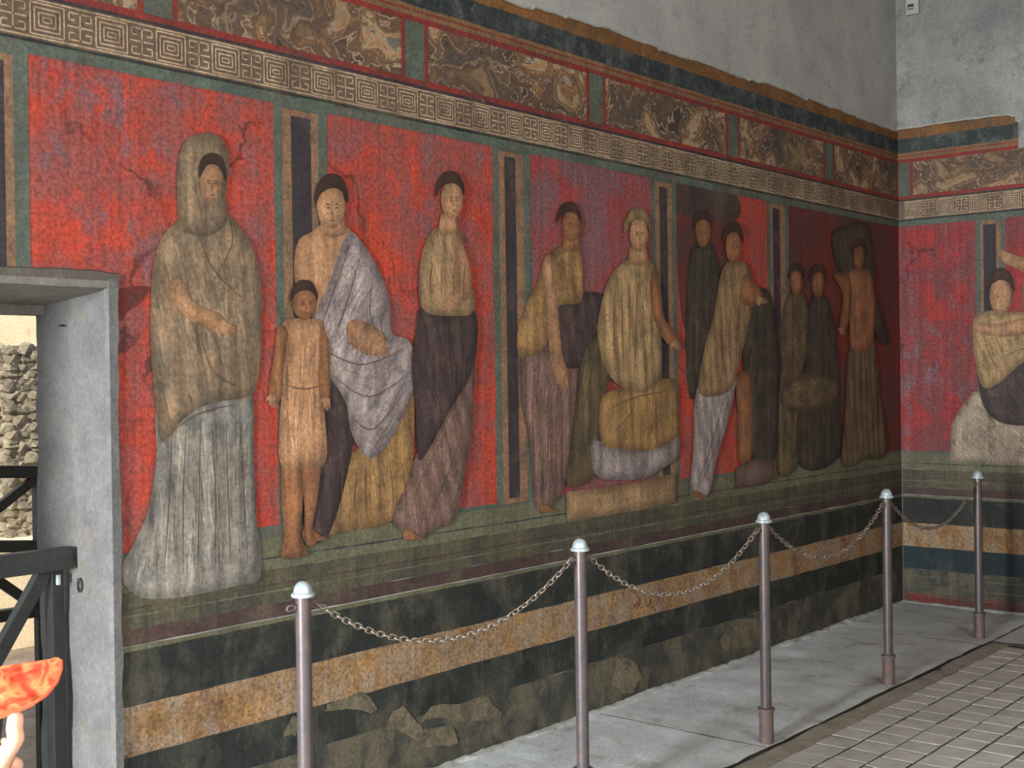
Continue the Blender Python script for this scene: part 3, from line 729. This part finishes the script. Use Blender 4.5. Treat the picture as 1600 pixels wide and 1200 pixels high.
figure('standing painted figure with tan bodice, dark violet wrap and mauve skirt', 'L', [
    ('skirt', MAUV, [(692,640),(736,560),(734,650),(724,740),(706,812),(676,826),(652,842),(628,832),(610,812),(630,760),(652,700)], T1, .12, .3),
    ('wrap', VIOL, [(656,478),(700,492),(738,486),(742,540),(730,590),(700,640),(668,700),(650,716),(646,640),(640,570),(646,520)], TD, .10, .2),
    ('bodice', TANC, [(664,372),(684,352),(704,350),(718,372),(728,420),(738,484),(700,494),(656,482),(652,420)], T1, .10, 0),
    ('arm', SKIN, [(706,372),(720,384),(732,430),(728,466),(700,480),(690,468),(712,440)], T1, 0, 0), hand(706, 472, 2.6, 13), foot(636, 838, 18),
    ('neck', SKIN, [(686,336),(706,338),(708,362),(684,362)], T1, 0, 0), ('face', SKIN, oval(702, 312, 17, 30), T1, 0, 0), ('hair', HAIR, cap(699, 304, 20, 31), TD, 0, 0)],
    folds=vfolds(662, 730, 400, 480, 4)+vfolds(655, 730, 500, 640, 5, -8)+[[(720,600),(680,690),(634,790)], [(730,640),(700,730),(660,820)], [(730,680),(714,760),(690,815)]], lights=[[(705,640),(665,720),(625,805)], [(668,380),(664,430),(670,475)]], faces=[(704, 314, 13, 28)])
figure('standing painted figure in ochre tunic and long mauve skirt beside the second pilaster', 'L', [
    ('skirt', MAUV, [(815,540),(860,552),(905,580),(902,660),(888,730),(872,776),(848,800),(834,790),(826,700),(812,620)], T1, .12, .05),
    ('wrap', VIOL, [(856,470),(900,458),(940,462),(946,520),(920,566),(880,574),(858,540)], TD, .08, .3),
    ('tunic', OCHC, [(846,410),(866,388),(890,378),(906,398),(908,440),(904,472),(866,482),(850,540),(812,560),(806,520),(822,470),(838,440)], T1, .10, .1),
    ('arm', SKIN, [(846,412),(862,404),(868,470),(876,550),(886,588),(872,602),(860,580),(852,500)], T1, 0, 0), hand(877, 590, 1.4, 12), foot(850, 796, 14),
    ('neck', SKIND, [(880,362),(898,362),(900,388),(878,390)], T1, 0, 0), ('face', SKIND, oval(890, 352, 15, 26), T1, 0, 0), ('hair', HAIR, cap(886, 346, 17, 26), TD, 0, 0)],
    folds=vfolds(825, 895, 580, 770, 6, -6)+vfolds(850, 900, 400, 470, 3), lights=vfolds(830, 890, 590, 750, 3, -6), faces=[(892, 354, 11, 24)])
figure('painted figure in cream robe seated on a draped ochre cushion over a low step', 'L', [
    ('step', TANC, [(882,768),(940,762),(1000,752),(1052,738),(1052,784),(1000,796),(940,806),(882,812)], T1, .03, 0),
    ('side_drapery', OLIV, [(906,560),(940,520),(962,560),(944,610),(936,680),(926,742),(884,760),(890,690)], TD, .10, 0),
    ('fringe', LAV, [(922,688),(960,700),(1010,700),(1054,680),(1054,714),(1010,744),(960,750),(926,740)], TD, .08, 0),
    ('cushion_cloth', OCHC, [(936,624),(970,606),(1030,592),(1052,598),(1054,640),(1052,684),(1010,704),(960,700),(936,690)], T1, .06, .1),
    ('robe', CREAM, [(946,440),(966,414),(990,402),(1014,410),(1026,450),(1030,520),(1028,580),(1006,612),(966,604),(940,570),(930,510)], T1, .12, .1),
    ('arm', SKIND, [(1016,420),(1028,450),(1034,496),(1052,520),(1060,536),(1044,542),(1022,510),(1012,460)], T1, 0, 0), hand(1048, 534, .9, 10),
    ('neck', SKIN, [(982,386),(1004,386),(1006,412),(980,412)], T1, 0, 0), ('face', SKIN, oval(994, 366, 14, 28), T1, 0, 0), ('headscarf', CREAM, cap(992, 360, 18, 30), TD, .1, 0)],
    folds=vfolds(950, 1020, 430, 590, 6)+[[(945,640),(990,620),(1045,610)], [(950,680),(985,640),(980,610)], [(1000,700),(1020,650),(1015,605)]], lights=(), faces=[(995, 368, 11, 26)])
figure('dark painted figure standing behind the tan robed one', 'L', [
    ('robe', DKG, [(1076,400),(1092,378),(1112,384),(1122,430),(1116,520),(1096,600),(1076,620),(1070,520)], TD, .1, 0),
    ('face', SKIND, oval(1096, 362, 12, 24), T1, 0, 0), ('hair', HAIR, cap(1095, 356, 13, 24), TD, 0, 0)], folds=vfolds(1078, 1112, 420, 590, 3), faces=[(1096, 364, 9, 22)])
figure('painted figure in tan robe with lavender hem falling to the left', 'L', [
    ('dark_drapery', DKG, [(1162,470),(1190,450),(1206,480),(1212,600),(1208,716),(1176,722),(1160,640)], TD, .1, 0),
    ('leg', SKIND, [(1148,590),(1170,590),(1172,660),(1170,716),(1152,722),(1150,660)], TD, 0, 0),
    ('hem', LAV, [(1086,606),(1120,598),(1148,580),(1136,650),(1116,720),(1104,770),(1076,776),(1080,700)], T1, .12, .3),
    ('robe', TANC, [(1124,424),(1142,408),(1164,414),(1176,450),(1168,500),(1154,560),(1140,606),(1110,620),(1088,610),(1096,550),(1112,490)], TD, .1, .15),
    ('arm', SKIND, [(1160,428),(1174,440),(1188,460),(1184,476),(1164,478),(1152,466)], T1, 0, 0), hand(1180, 468, .3, 9), foot(1086, 774, 13),
    ('plinth', MAUV, [(1146,730),(1176,716),(1204,720),(1210,748),(1176,760),(1146,762)], TD, 0, 0),
    ('face', SKIND, oval(1142, 386, 12, 26), T1, 0, 0), ('hair', HAIR, cap(1142, 378, 14, 27), TD, 0, 0)],
    folds=vfolds(1100, 1160, 440, 600, 4, -10)+[[(1140,600),(1118,690),(1086,765)], [(1130,610),(1106,700),(1080,770)]], lights=[[(1134,600),(1108,700),(1084,760)]], faces=[(1143, 388, 9, 23)])
figure('pair of dim painted figures seated close together in grey brown robes', 'L', [
    ('robe', OLIV, [(1222,480),(1240,452),(1258,470),(1262,540),(1250,600),(1246,720),(1214,740),(1212,640),(1220,560)], TD, .1, 0),
    ('robe', DKG, [(1262,476),(1278,456),(1296,480),(1306,540),(1310,620),(1306,716),(1248,728),(1246,620),(1258,560)], TD, .1, 0),
    ('lap', OLIV, [(1222,606),(1244,588),(1276,580),(1304,592),(1306,622),(1280,640),(1244,644),(1220,634)], TD, .08, 1.2),
    ('face', SKIND, oval(1242, 440, 10, 20), TD, 0, 0), ('hair', HAIR, cap(1242, 434, 11, 20), TD, 0, 0), ('face', SKIND, oval(1276, 444, 10, 22), TD, 0, 0), ('hair', HAIR, cap(1276, 438, 12, 22), TD, 0, 0)],
    folds=vfolds(1220, 1300, 630, 715, 5), faces=[(1276, 446, 8, 19)])
figure('slim painted figure in a long pale skirt and dark scarf near the corner', 'L', [
    ('scarf', DKG, [(1298,366),(1320,352),(1350,350),(1362,400),(1368,470),(1386,530),(1372,536),(1356,500),(1322,450),(1304,410)], TD, .06, .3),
    ('skirt', OLIV, [(1326,540),(1362,534),(1370,600),(1382,706),(1350,718),(1314,726),(1318,640)], T1, .14, .05),
    ('bodice', SKIND, [(1322,432),(1338,420),(1358,430),(1364,480),(1358,540),(1328,546),(1324,490)], T1, 0, 0),
    ('arm', SKIND, [(1300,430),(1324,432),(1328,470),(1318,520),(1308,512),(1314,462)], TD, 0, 0), hand(1312, 512, 1.6, 7),
    ('face', SKIND, oval(1339, 402, 9, 20), TD, 0, 0), ('hair', HAIR, cap(1339, 396, 11, 20), TD, 0, 0)], folds=vfolds(1326, 1372, 560, 710, 5, 4), lights=[[(1332,560),(1328,640),(1322,715)]])
figure('painted figure in cream and dark violet seated on a pale stone block on the end wall', 'E', [
    ('stone_block', STONE, [(1487,664),(1500,640),(1522,612),(1536,610),(1556,652),(1600,660),(1660,664),(1660,730),(1600,728),(1540,724),(1485,720)], T1, .03, .5),
    ('wrap', VIOL, [(1528,578),(1548,600),(1600,556),(1650,560),(1660,640),(1610,664),(1560,658),(1536,630)], TD, .06, .4),
    ('robe', CREAM, [(1522,500),(1544,486),(1580,488),(1620,490),(1650,520),(1640,556),(1600,566),(1560,600),(1536,604),(1524,560)], T1, .08, .4),
    ('arm', SKIN, [(1524,504),(1560,506),(1600,496),(1616,504),(1604,522),(1560,526),(1530,520)], T1, 0, 0), hand(1604, 511, 0., 11),
    ('face', SKIN, oval(1564, 462, 17, 30), T1, 0, 0), ('hair', HAIR, cap(1564, 454, 19, 30), TD, 0, 0)], folds=[[(1540,530),(1550,560),(1566,580)], [(1560,560),(1600,545),(1640,540)]], faces=[(1564, 464, 14, 27)])
figure('dim painted shape of a bent figure standing beyond the seated one on the end wall', 'E', [
    ('robe', TANC, [(1605,420),(1640,400),(1670,430),(1680,540),(1670,640),(1640,660),(1630,560),(1600,480)], TD, .1, 0),
    ('arm', SKIN, [(1566,392),(1590,400),(1620,410),(1616,432),(1590,420),(1568,408)], T1, 0, 0)])

# ================================================================== THINGS
# ---- barrier posts
def post(x, y, label, ring_dirs):
    root = empty('barrier_post', (x, y, 0)); tag(root, label, 'post', 'barrier posts along the mural')
    MB().lathe([(.0235, -.02), (.0235, .955)], n=20).build('pipe', POSTM, root, True)
    s = MB().lathe([(.031, -.02), (.031, .142)], n=20).build('base_sleeve', SLEEVEM, root, True)
    MB().lathe([(.031, .138), (.037, .140), (.037, .150), (.025, .153)], n=20).build('collar', CAPM if False else SLEEVEM, s, True)
    MB().lathe([(.025, .952), (.0345, .954), (.0355, .959), (.0345, .964), (.0285, .967), (.0275, .974), (.0245, .985), (.019, .993), (.011, .9985), (.002, 1.0)], n=20).build('cap', CAPM, root, True)
    for d in ring_dirs:
        d = Vector((d[0], d[1], 0)).normalized(); c = d*.044
        pts = [(c.x+d.x*.016*math.cos(a), c.y+d.y*.016*math.cos(a), .925+.008*math.sin(a)) for a in [2*math.pi*k/12 for k in range(12)]]
        MB().tube([d*.02+Vector((0, 0, .925)), d*.03+Vector((0, 0, .925))], .0045, 8).build('eye_bolt', SLEEVEM, root, True)
        MB().tube(pts, .0038, 6, True).build('eye_ring', SLEEVEM, root, True)
    return root
PP = [(2.424, -.673), (3.669, -.763), (4.815, -.890), (6.095, -.885), (7.475, -.850), (7.475, -2.25)]
PLAB = ['brown pipe post with grey domed cap, first of the row beside the doorway', 'brown pipe post with grey domed cap, second of the row from the doorway',
        'brown pipe post with grey cap where the slab seam meets the kerb', 'brown pipe post with grey cap, second from the corner along the mural', 'dark pipe post with small cap standing before the end wall']
PREV = (1.20, -.62)
for i in range(5):
    x, y = PP[i]; a = PP[i-1] if i else PREV; b = PP[i+1]
    post(x, y, PLAB[i], [(a[0]-x, a[1]-y), (b[0]-x, b[1]-y)])
# ---- chains
def link_mesh(L, wd, r_, seg=(10, 5)):
    m = MB(); n = seg[0]; pts = []
    for k in range(n):
        a = 2*math.pi*k/n; cx = math.cos(a); sy = math.sin(a)
        pts.append((math.copysign((L/2-wd/2), cx)*(1 if abs(cx) > .05 else 0)+cx*wd/2, sy*wd/2, 0))
    m.tube(pts, r_, seg[1], True); return m
LK = link_mesh(.031, .017, .0028)
LKME = bpy.data.meshes.new('link'); LKME.from_pydata(LK.v, [], LK.f); LKME.materials.append(CHAINM); LKME.polygons.foreach_set('use_smooth', [True]*len(LKME.polygons))
def chain(a, b, sag, label, single):
    a = Vector((a[0], a[1], .922)); b = Vector((b[0], b[1], .922)); d = (b-a); d.z = 0; d.normalize(); a = a+d*.055; b = b-d*.055
    P = lambda t: a.lerp(b, t)-Vector((0, 0, sag*4*t*(1-t)))
    root = empty('barrier_chain', a); tag(root, label, 'chain', 'barrier chains')
    N = 400; cum = [0]
    for k in range(N): cum.append(cum[-1]+(P((k+1)/N)-P(k/N)).length)
    pitch = .0245; n = int(cum[-1]/pitch); allm = MB()
    for i in range(n+1):
        s = cum[-1]*(i/n); k = min(N-1, max(0, int(np.searchsorted(cum, s))-1)); t = (k+(s-cum[k])/(cum[k+1]-cum[k]))/N
        p = P(t); tg = (P(min(1, t+.002))-P(max(0, t-.002))).normalized()
        sd = tg.cross(Vector((0, 0, 1))).normalized(); up = sd.cross(tg)
        ang = math.radians(72 if i % 2 else -18)+.2*math.sin(i*1.7)
        y2 = sd*math.cos(ang)+up*math.sin(ang); z2 = tg.cross(y2)
        Mx = Matrix((tg, y2, z2)).transposed().to_4x4(); Mx.translation = p-a
        if single:
            o = link('link', LKME, None, root); o.matrix_local = Mx
        else:
            nb = len(allm.v); allm.v += [tuple(Mx @ Vector(v)) for v in LK.v]; allm.f += [tuple(nb+q for q in f) for f in LK.f]
    if not single: tag(allm.build('links', CHAINM, root, True), kind='stuff')
CL = ['steel chain sagging between the first and second posts from the doorway', 'steel chain sagging between the second post and the slab seam post', 'thin chain hanging in front of the dark band near the corner', 'dim chain hanging before the end wall']
SAG = [.19, .20, .19, .19]
for i in range(4): chain(PP[i], PP[i+1], SAG[i], CL[i], i < 2)

# ---- doorway gate (near) and railing beyond
YG = .27
def gp(px, py, y): q = WL(px, py, y); return (q[0], y, q[1])
gate = empty('doorway_gate', (DX1-.06, YG, 0)); tag(gate, 'dark metal gate frame with diagonal brace standing in the doorway', 'gate')
def part(root, name, p, q, w_, h_, mat=IRONM, upv=(0, 0, 1)):
    o = Vector(root.location); return MB().bar(Vector(p)-o, Vector(q)-o, w_, h_, upv).build(name, mat, root, bevel=.002)
tr = gp(84, 874, YG-.05)
xs = gp(86, 1000, YG)[0]
part(gate, 'top_rail', (DX0+.03, YG-.05, tr[2]), (xs+.03, YG-.05, tr[2]), .045, .072)
part(gate, 'stile', (xs, YG, -.0), (xs, YG, tr[2]+.02), .042, .05, upv=(0, 1, 0))
part(gate, 'stile', (DX0+.06, YG, -.0), (DX0+.06, YG, tr[2]+.02), .042, .05, upv=(0, 1, 0))
part(gate, 'brace', gp(80, 872, YG), gp(-95, 1190, YG), .035, .045)
part(gate, 'bottom_rail', (DX0+.03, YG, .12), (xs, YG, .12), .04, .05)
part(gate, 'hinge_pin', gp(91, 898, YG-.04), gp(91, 914, YG-.04), .012, .012, CAPM, (0, 1, 0))
YR = 1.05
rail = empty('outer_railing', gp(55, 1100, YR)); rail.location.z = 0; tag(rail, 'dark railing with diagonal bars outside beyond the doorway', 'railing')
x1 = gp(60, 800, YR)[0]
part(rail, 'top_rail', gp(-160, 737, YR), gp(64, 737, YR), .05, .048)
part(rail, 'middle_rail', gp(-160, 855, YR), gp(66, 853, YR), .05, .045)
part(rail, 'stile', (x1, YR, -.0), (x1, YR, gp(60, 737, YR)[2]), .035, .035, upv=(0, 1, 0))
part(rail, 'brace', gp(60, 744, YR), gp(-120, 885, YR), .03, .036)
part(rail, 'brace', gp(-60, 868, YR), gp(66, 955, YR), .03, .036)
part(rail, 'bottom_rail', gp(-160, 985, YR), gp(66, 953, YR), .045, .045)
# ---- iron ring and nail on the jamb
def on_jamb(px, py):
    d = ray(px, py); t = (DX1-.017)/d.x; p = CAMP+d*t; return p
p = on_jamb(129, 905)
rg = empty('iron_ring', p); tag(rg, 'small rusty iron ring hanging from the grey door jamb', 'ring')
MB().tube([(-.012, .016*math.sin(a)*.8, -.02+.020*math.cos(a)) for a in [2*math.pi*k/16 for k in range(16)]], .0035, 6, True).build('ring', RUSTM, rg, True)
MB().tube([(.01, 0, .0), (-.016, 0, .0)], .005, 8).build('staple', RUSTM, rg, True)
p = on_jamb(100, 508); n_ = MB().tube([(.01, .012, 0), (-.03, -.02, -.004)], .0035, 6); n_.lathe([(.006, 0), (.006, .003)], (-.03, -.02, -.006), 8)
o = n_.build('nail', RUSTM); o.location = p; tag(o, 'bent iron nail sticking out high on the grey door jamb', 'nail')

# ---- sensor box on the end wall
s_, z_ = WE(1428, 8)
sb = empty('sensor_box', (XC, -s_, z_)); tag(sb, 'small pale sensor box with dark slot mounted high on the end wall', 'sensor box')
PLA = metal_mat('sensor_plastic', (168, 164, 152), (156, 152, 142), .5, 0)
MB().box((-.035, -.045, -.07), (.0, .045, .10)).build('housing', PLA, sb, bevel=.006)
MB().box((-.038, -.012, -.035), (-.030, .030, .0)).build('slot', IRONM, sb)
MB().box((-.0395, -.010, -.030), (-.034, .026, -.018)).build('lens', CAPM, sb)

# ---- outside, seen through the doorway
w = MB(); w.box((X0-.4, THK, -.30), (12, 12, -.02)); tag(w.build('ground', OUTM), kind='structure', label='brownish paving outside the doorway')
ow = MB(); ow.box((1.0, 6.0, -.05), (12, 6.4, 4.2)); tag(ow.build('wall_outside', CREAMM), kind='structure', label='sunlit cream wall outside beyond the doorway')
YP = 4.2
a = gp(14, 540, YP); b = gp(58, 540, YP)
c0z = gp(30, 866, YP-.5)[2]-.02; core = MB().box((a[0], YP, c0z), (b[0]+.03, YP+.6, a[2]))
bn = MB(); c_ = gp(-60, 866, YP-.5); c2 = gp(62, 866, YP-.5); bn.box((c_[0]-.6, YP-.5, -.03), (c2[0]+.5, YP+.7, c_[2])); tag(bn.build('wall_low', CREAMM), kind='structure', label='low pale wall under the rubble pier outside the doorway')
pier = tag(core.build('wall_pier', RUBM), kind='structure', label='rough rubble stone pier outside the doorway')
def rock(r_, seed):
    bm = bmesh.new(); bmesh.ops.create_icosphere(bm, subdivisions=1, radius=r_)
    for v in bm.verts: v.co *= 1+.9*mnoise.noise(v.co*26+Vector((seed, 0, 0)))
    out = ([tuple(v.co) for v in bm.verts], [tuple(v.index for v in f.verts) for f in bm.faces]); bm.free(); return out
sm = MB(); rr = random.Random(3)
z = c0z+.02
while z < a[2]-.03:
    for face in (0, 1):
        k = (a[0]+.0) if face == 0 else YP
        end = (b[0]+.03) if face == 0 else YP+.6
        while k < end:
            s = rr.uniform(.026, .055); rr_ = rr.uniform(.6, 1.2); V, Fc = rock(s, rr.random()*99); nb = len(sm.v)
            c = (k, YP+rr.uniform(-.006, .014), z+rr.uniform(0, .03)) if face == 0 else (a[0]+rr.uniform(-.006, .014), k, z+rr.uniform(0, .03))
            sm.v += [(c[0]+q[0]*1.15, c[1]+q[1]*.55, c[2]+q[2]*rr_) for q in V]; sm.f += [tuple(nb+i for i in f) for f in Fc]
            k += s*rr.uniform(1.0, 1.6)
    z += .05
tag(sm.build('rubble_stones', RUBM, pier), kind='stuff')

# ---- person at the edge of the picture holding an orange hand fan
def skin_mesh(name, verts, edges, rads, root_i, sub=2):
    me = bpy.data.meshes.new(name); me.from_pydata([tuple(v) for v in verts], edges, []); o = bpy.data.objects.new(name, me); COL.objects.link(o)
    o.modifiers.new('skin', 'SKIN'); sd = me.skin_vertices[0].data
    for i, r_ in enumerate(rads):
        sd[i].radius = (r_, r_) if not isinstance(r_, tuple) else r_; sd[i].use_root = (i == root_i)
    s = o.modifiers.new('sub', 'SUBSURF'); s.levels = sub; s.render_levels = sub
    dg = bpy.context.evaluated_depsgraph_get(); ev = bpy.data.meshes.new_from_object(o.evaluated_get(dg))
    bpy.data.objects.remove(o); ev.name = name; ev.polygons.foreach_set('use_smooth', [True]*len(ev.polygons)); return ev
B0 = CAMP+_f*1.78-_r*1.22; B0.z = 0
fwd = Vector((_r.x, _r.y, 0)).normalized(); lft = Vector((-fwd.y, fwd.x, 0))      # faces along the picture plane; lft points away from the camera
def bp(f_, l_, z): return B0+fwd*f_+lft*l_+Vector((0, 0, z))
VV = []; EE = []; RR = []
def add(p, r_, par=None):
    VV.append(Vector(p)); RR.append(r_)
    if par is not None: EE.append((par, len(VV)-1))
    return len(VV)-1
pel = add(bp(0, 0, .95), .185); wst = add(bp(0, 0, 1.10), .17, pel); chs = add(bp(0, 0, 1.30), .195, wst); nkb = add(bp(0, 0, 1.43), .075, chs); nk = add(bp(.01, 0, 1.50), .055, nkb)
hd = add(bp(.03, 0, 1.60), .105, nk); add(bp(.03, 0, 1.69), .095, hd)
for sg in (-1, 1):
    hp = add(bp(0, sg*.10, .90), .13, pel); kn = add(bp(.02, sg*.11, .50), .085, hp); an = add(bp(-.01, sg*.11, .10), .055, kn); add(bp(.16, sg*.13, .04), .045, an)
shl = add(bp(0, .19, 1.38), .08, chs); el2 = add(bp(-.03, .27, 1.10), .055, shl); wr2 = add(bp(.05, .24, .86), .03, el2); add(bp(.07, .23, .77), .034, wr2)
shr = add(bp(0, -.19, 1.38), .08, chs); elb = add(bp(.05, -.24, 1.10), .055, shr)
wr = add(CP(-62, 1282, 1.60), .027, elb); plm = add(CP(-34, 1228, 1.59), .030, wr)
def chain_v(par, pts):
    for (x, y, d, r_) in pts: par = add(CP(x, y, d), r_, par)
chain_v(plm, [(-8, 1205, 1.555, .015), (12, 1172, 1.545, .0115), (28, 1154, 1.545, .0112), (21, 1141, 1.550, .0108), (25, 1124, 1.556, .0108), (23, 1112, 1.558, .0095)])        # thumb pressed on the fan from the front
pk = add(CP(-26, 1190, 1.60), .022, plm)
chain_v(pk, [(-26, 1160, 1.625, .010), (-22, 1130, 1.64, .009), (-18, 1105, 1.645, .0085), (-20, 1085, 1.645, .008)])            # index behind the fan
chain_v(pk, [(-2, 1185, 1.63, .010), (18, 1172, 1.645, .009), (16, 1160, 1.635, .0085), (0, 1160, 1.622, .008)])
chain_v(plm, [(0, 1208, 1.625, .0105), (22, 1201, 1.632, .0098), (27, 1194, 1.612, .0098), (14, 1190, 1.60, .009)])
chain_v(plm, [(-6, 1232, 1.62, .0095), (14, 1228, 1.625, .0085), (18, 1222, 1.61, .008), (8, 1219, 1.60, .0075)])
pm = skin_mesh('person', VV, EE, RR, pel)
SKINM = NT('skin_pale'); _n = SKINM.noise(30, 4); SKINM = SKINM.done(SKINM.mix(_n, srgb((198, 152, 128)), srgb((182, 134, 110))), .55, .4, _n, .05, .002)
def cloth(name, a_, b_):
    t = NT(name); q = t.noise(18, 5); return t.done(t.mix(q, srgb(a_), srgb(b_)), .9, .2, t.noise(300, 2), .1, .002)
SHIRT = cloth('shirt_blue_cotton', (96, 108, 126), (84, 96, 114)); TROU = cloth('trousers_khaki', (116, 104, 84), (104, 92, 74)); SHOE = cloth('shoe_brown', (70, 54, 44), (58, 46, 38)); HAIRM = cloth('hair_brown', (70, 52, 40), (54, 40, 32))
for m_ in (SKINM, SHIRT, TROU, SHOE): pm.materials.append(m_)
for pg in pm.polygons:
    c = pg.center; rel = c-B0; ff = rel.dot(fwd); z = c.z; r_ = math.hypot(ff, rel.dot(lft)*.8)
    i = 0
    if z < .085: i = 3
    elif z < 1.0 and abs(rel.dot(lft)) < .23 and ff < .2: i = 2
    elif 1.0 <= z < 1.45 and ff < .2 and (r_ < .21 or (abs(rel.dot(lft)) > .12 and z > 1.17)): i = 1
    pg.material_index = i
person = link('person', pm); tag(person, 'person whose pale hand holds up an orange fan beside the doorway', 'person')
hm = MB()
def dome(c, ax, az, n=16, m=8):
    b0 = len(hm.v)
    for j in range(m+1):
        th = math.pi*.62*j/m
        for k in range(n):
            a_ = 2*math.pi*k/n; back = 1.0 if math.cos(a_) < .2 else max(.25, 1-.9*math.sin(th)*math.cos(a_)*.5)
            hm.v.append(tuple(c+fwd*(ax*math.sin(th)*math.cos(a_)*back)+lft*(ax*.86*math.sin(th)*math.sin(a_))+Vector((0, 0, az*math.cos(th)))))
    for j in range(m):
        for k in range(n): hm.f.append((b0+j*n+k, b0+j*n+(k+1) % n, b0+(j+1)*n+(k+1) % n, b0+(j+1)*n+k))
dome(bp(.012, 0, 1.665), .112, .125)
hm.build('hair', HAIRM, person, True)
# fan: thin glossy half-disc with a rim and a short dark handle
def fan_mat():
    t = NT('fan_orange_gloss')
    wv = t.noise(34, 2, .4, .9)
    col = t.mix(t.ramp(wv, [(.40, 0.), (.47, .9), (.53, .9), (.60, 0.)]), srgb((206, 66, 44)), srgb((220, 104, 62)))
    return t.done(col, .13, .7, t.noise(26, 1, .4, .5), .9, .03)
FANM = fan_mat()
fp = [(95,1032),(95,1046),(88,1066),(72,1086),(48,1102),(20,1114),(-20,1127),(-80,1136),(-150,1138),(-210,1126),(-250,1100),(-262,1082),(-150,1063),(-50,1049),(40,1036),(78,1030),(88,1027),(93,1028)]
dep = lambda y: 1.585-.0009*(y-1080)
fan = empty('hand_fan', CP(-80, 1095, 1.58)); tag(fan, 'glossy orange half round hand fan held up in a hand', 'fan')
o0 = Vector(fan.location)
def sheet(pts, th, name, mat, parent):
    bm = bmesh.new(); nf = (FW+UP*-.35).normalized()
    fr = [bm.verts.new(CP(x, y, dep(y))-o0-nf*th/2) for x, y in pts]; bk = [bm.verts.new(CP(x, y, dep(y))-o0+nf*th/2) for x, y in pts]
    bm.faces.new(fr); bm.faces.new(list(reversed(bk)))
    n = len(pts)
    for i in range(n): bm.faces.new((fr[i], bk[i], bk[(i+1) % n], fr[(i+1) % n]))
    bmesh.ops.recalc_face_normals(bm, faces=bm.faces); me = bpy.data.meshes.new(name); bm.to_mesh(me); bm.free(); return link(name, me, mat, parent)
sheet(fp, .004, 'blade', FANM, fan)
rim_m = NT('fan_rim_red'); rim_m = rim_m.done(rim_m.mix(rim_m.noise(20), srgb((214, 66, 48)), srgb((236, 100, 60))), .25, .6)
MB().tube([CP(x, y, dep(y))-o0 for x, y in fp[:12]], .0026, 6).build('rim', rim_m, fan, True)
MB().tube([CP(-12, 1110, 1.575)-o0, CP(-16, 1150, 1.578)-o0, CP(-30, 1230, 1.585)-o0], .014, 10).build('handle', IRONM, fan, True)
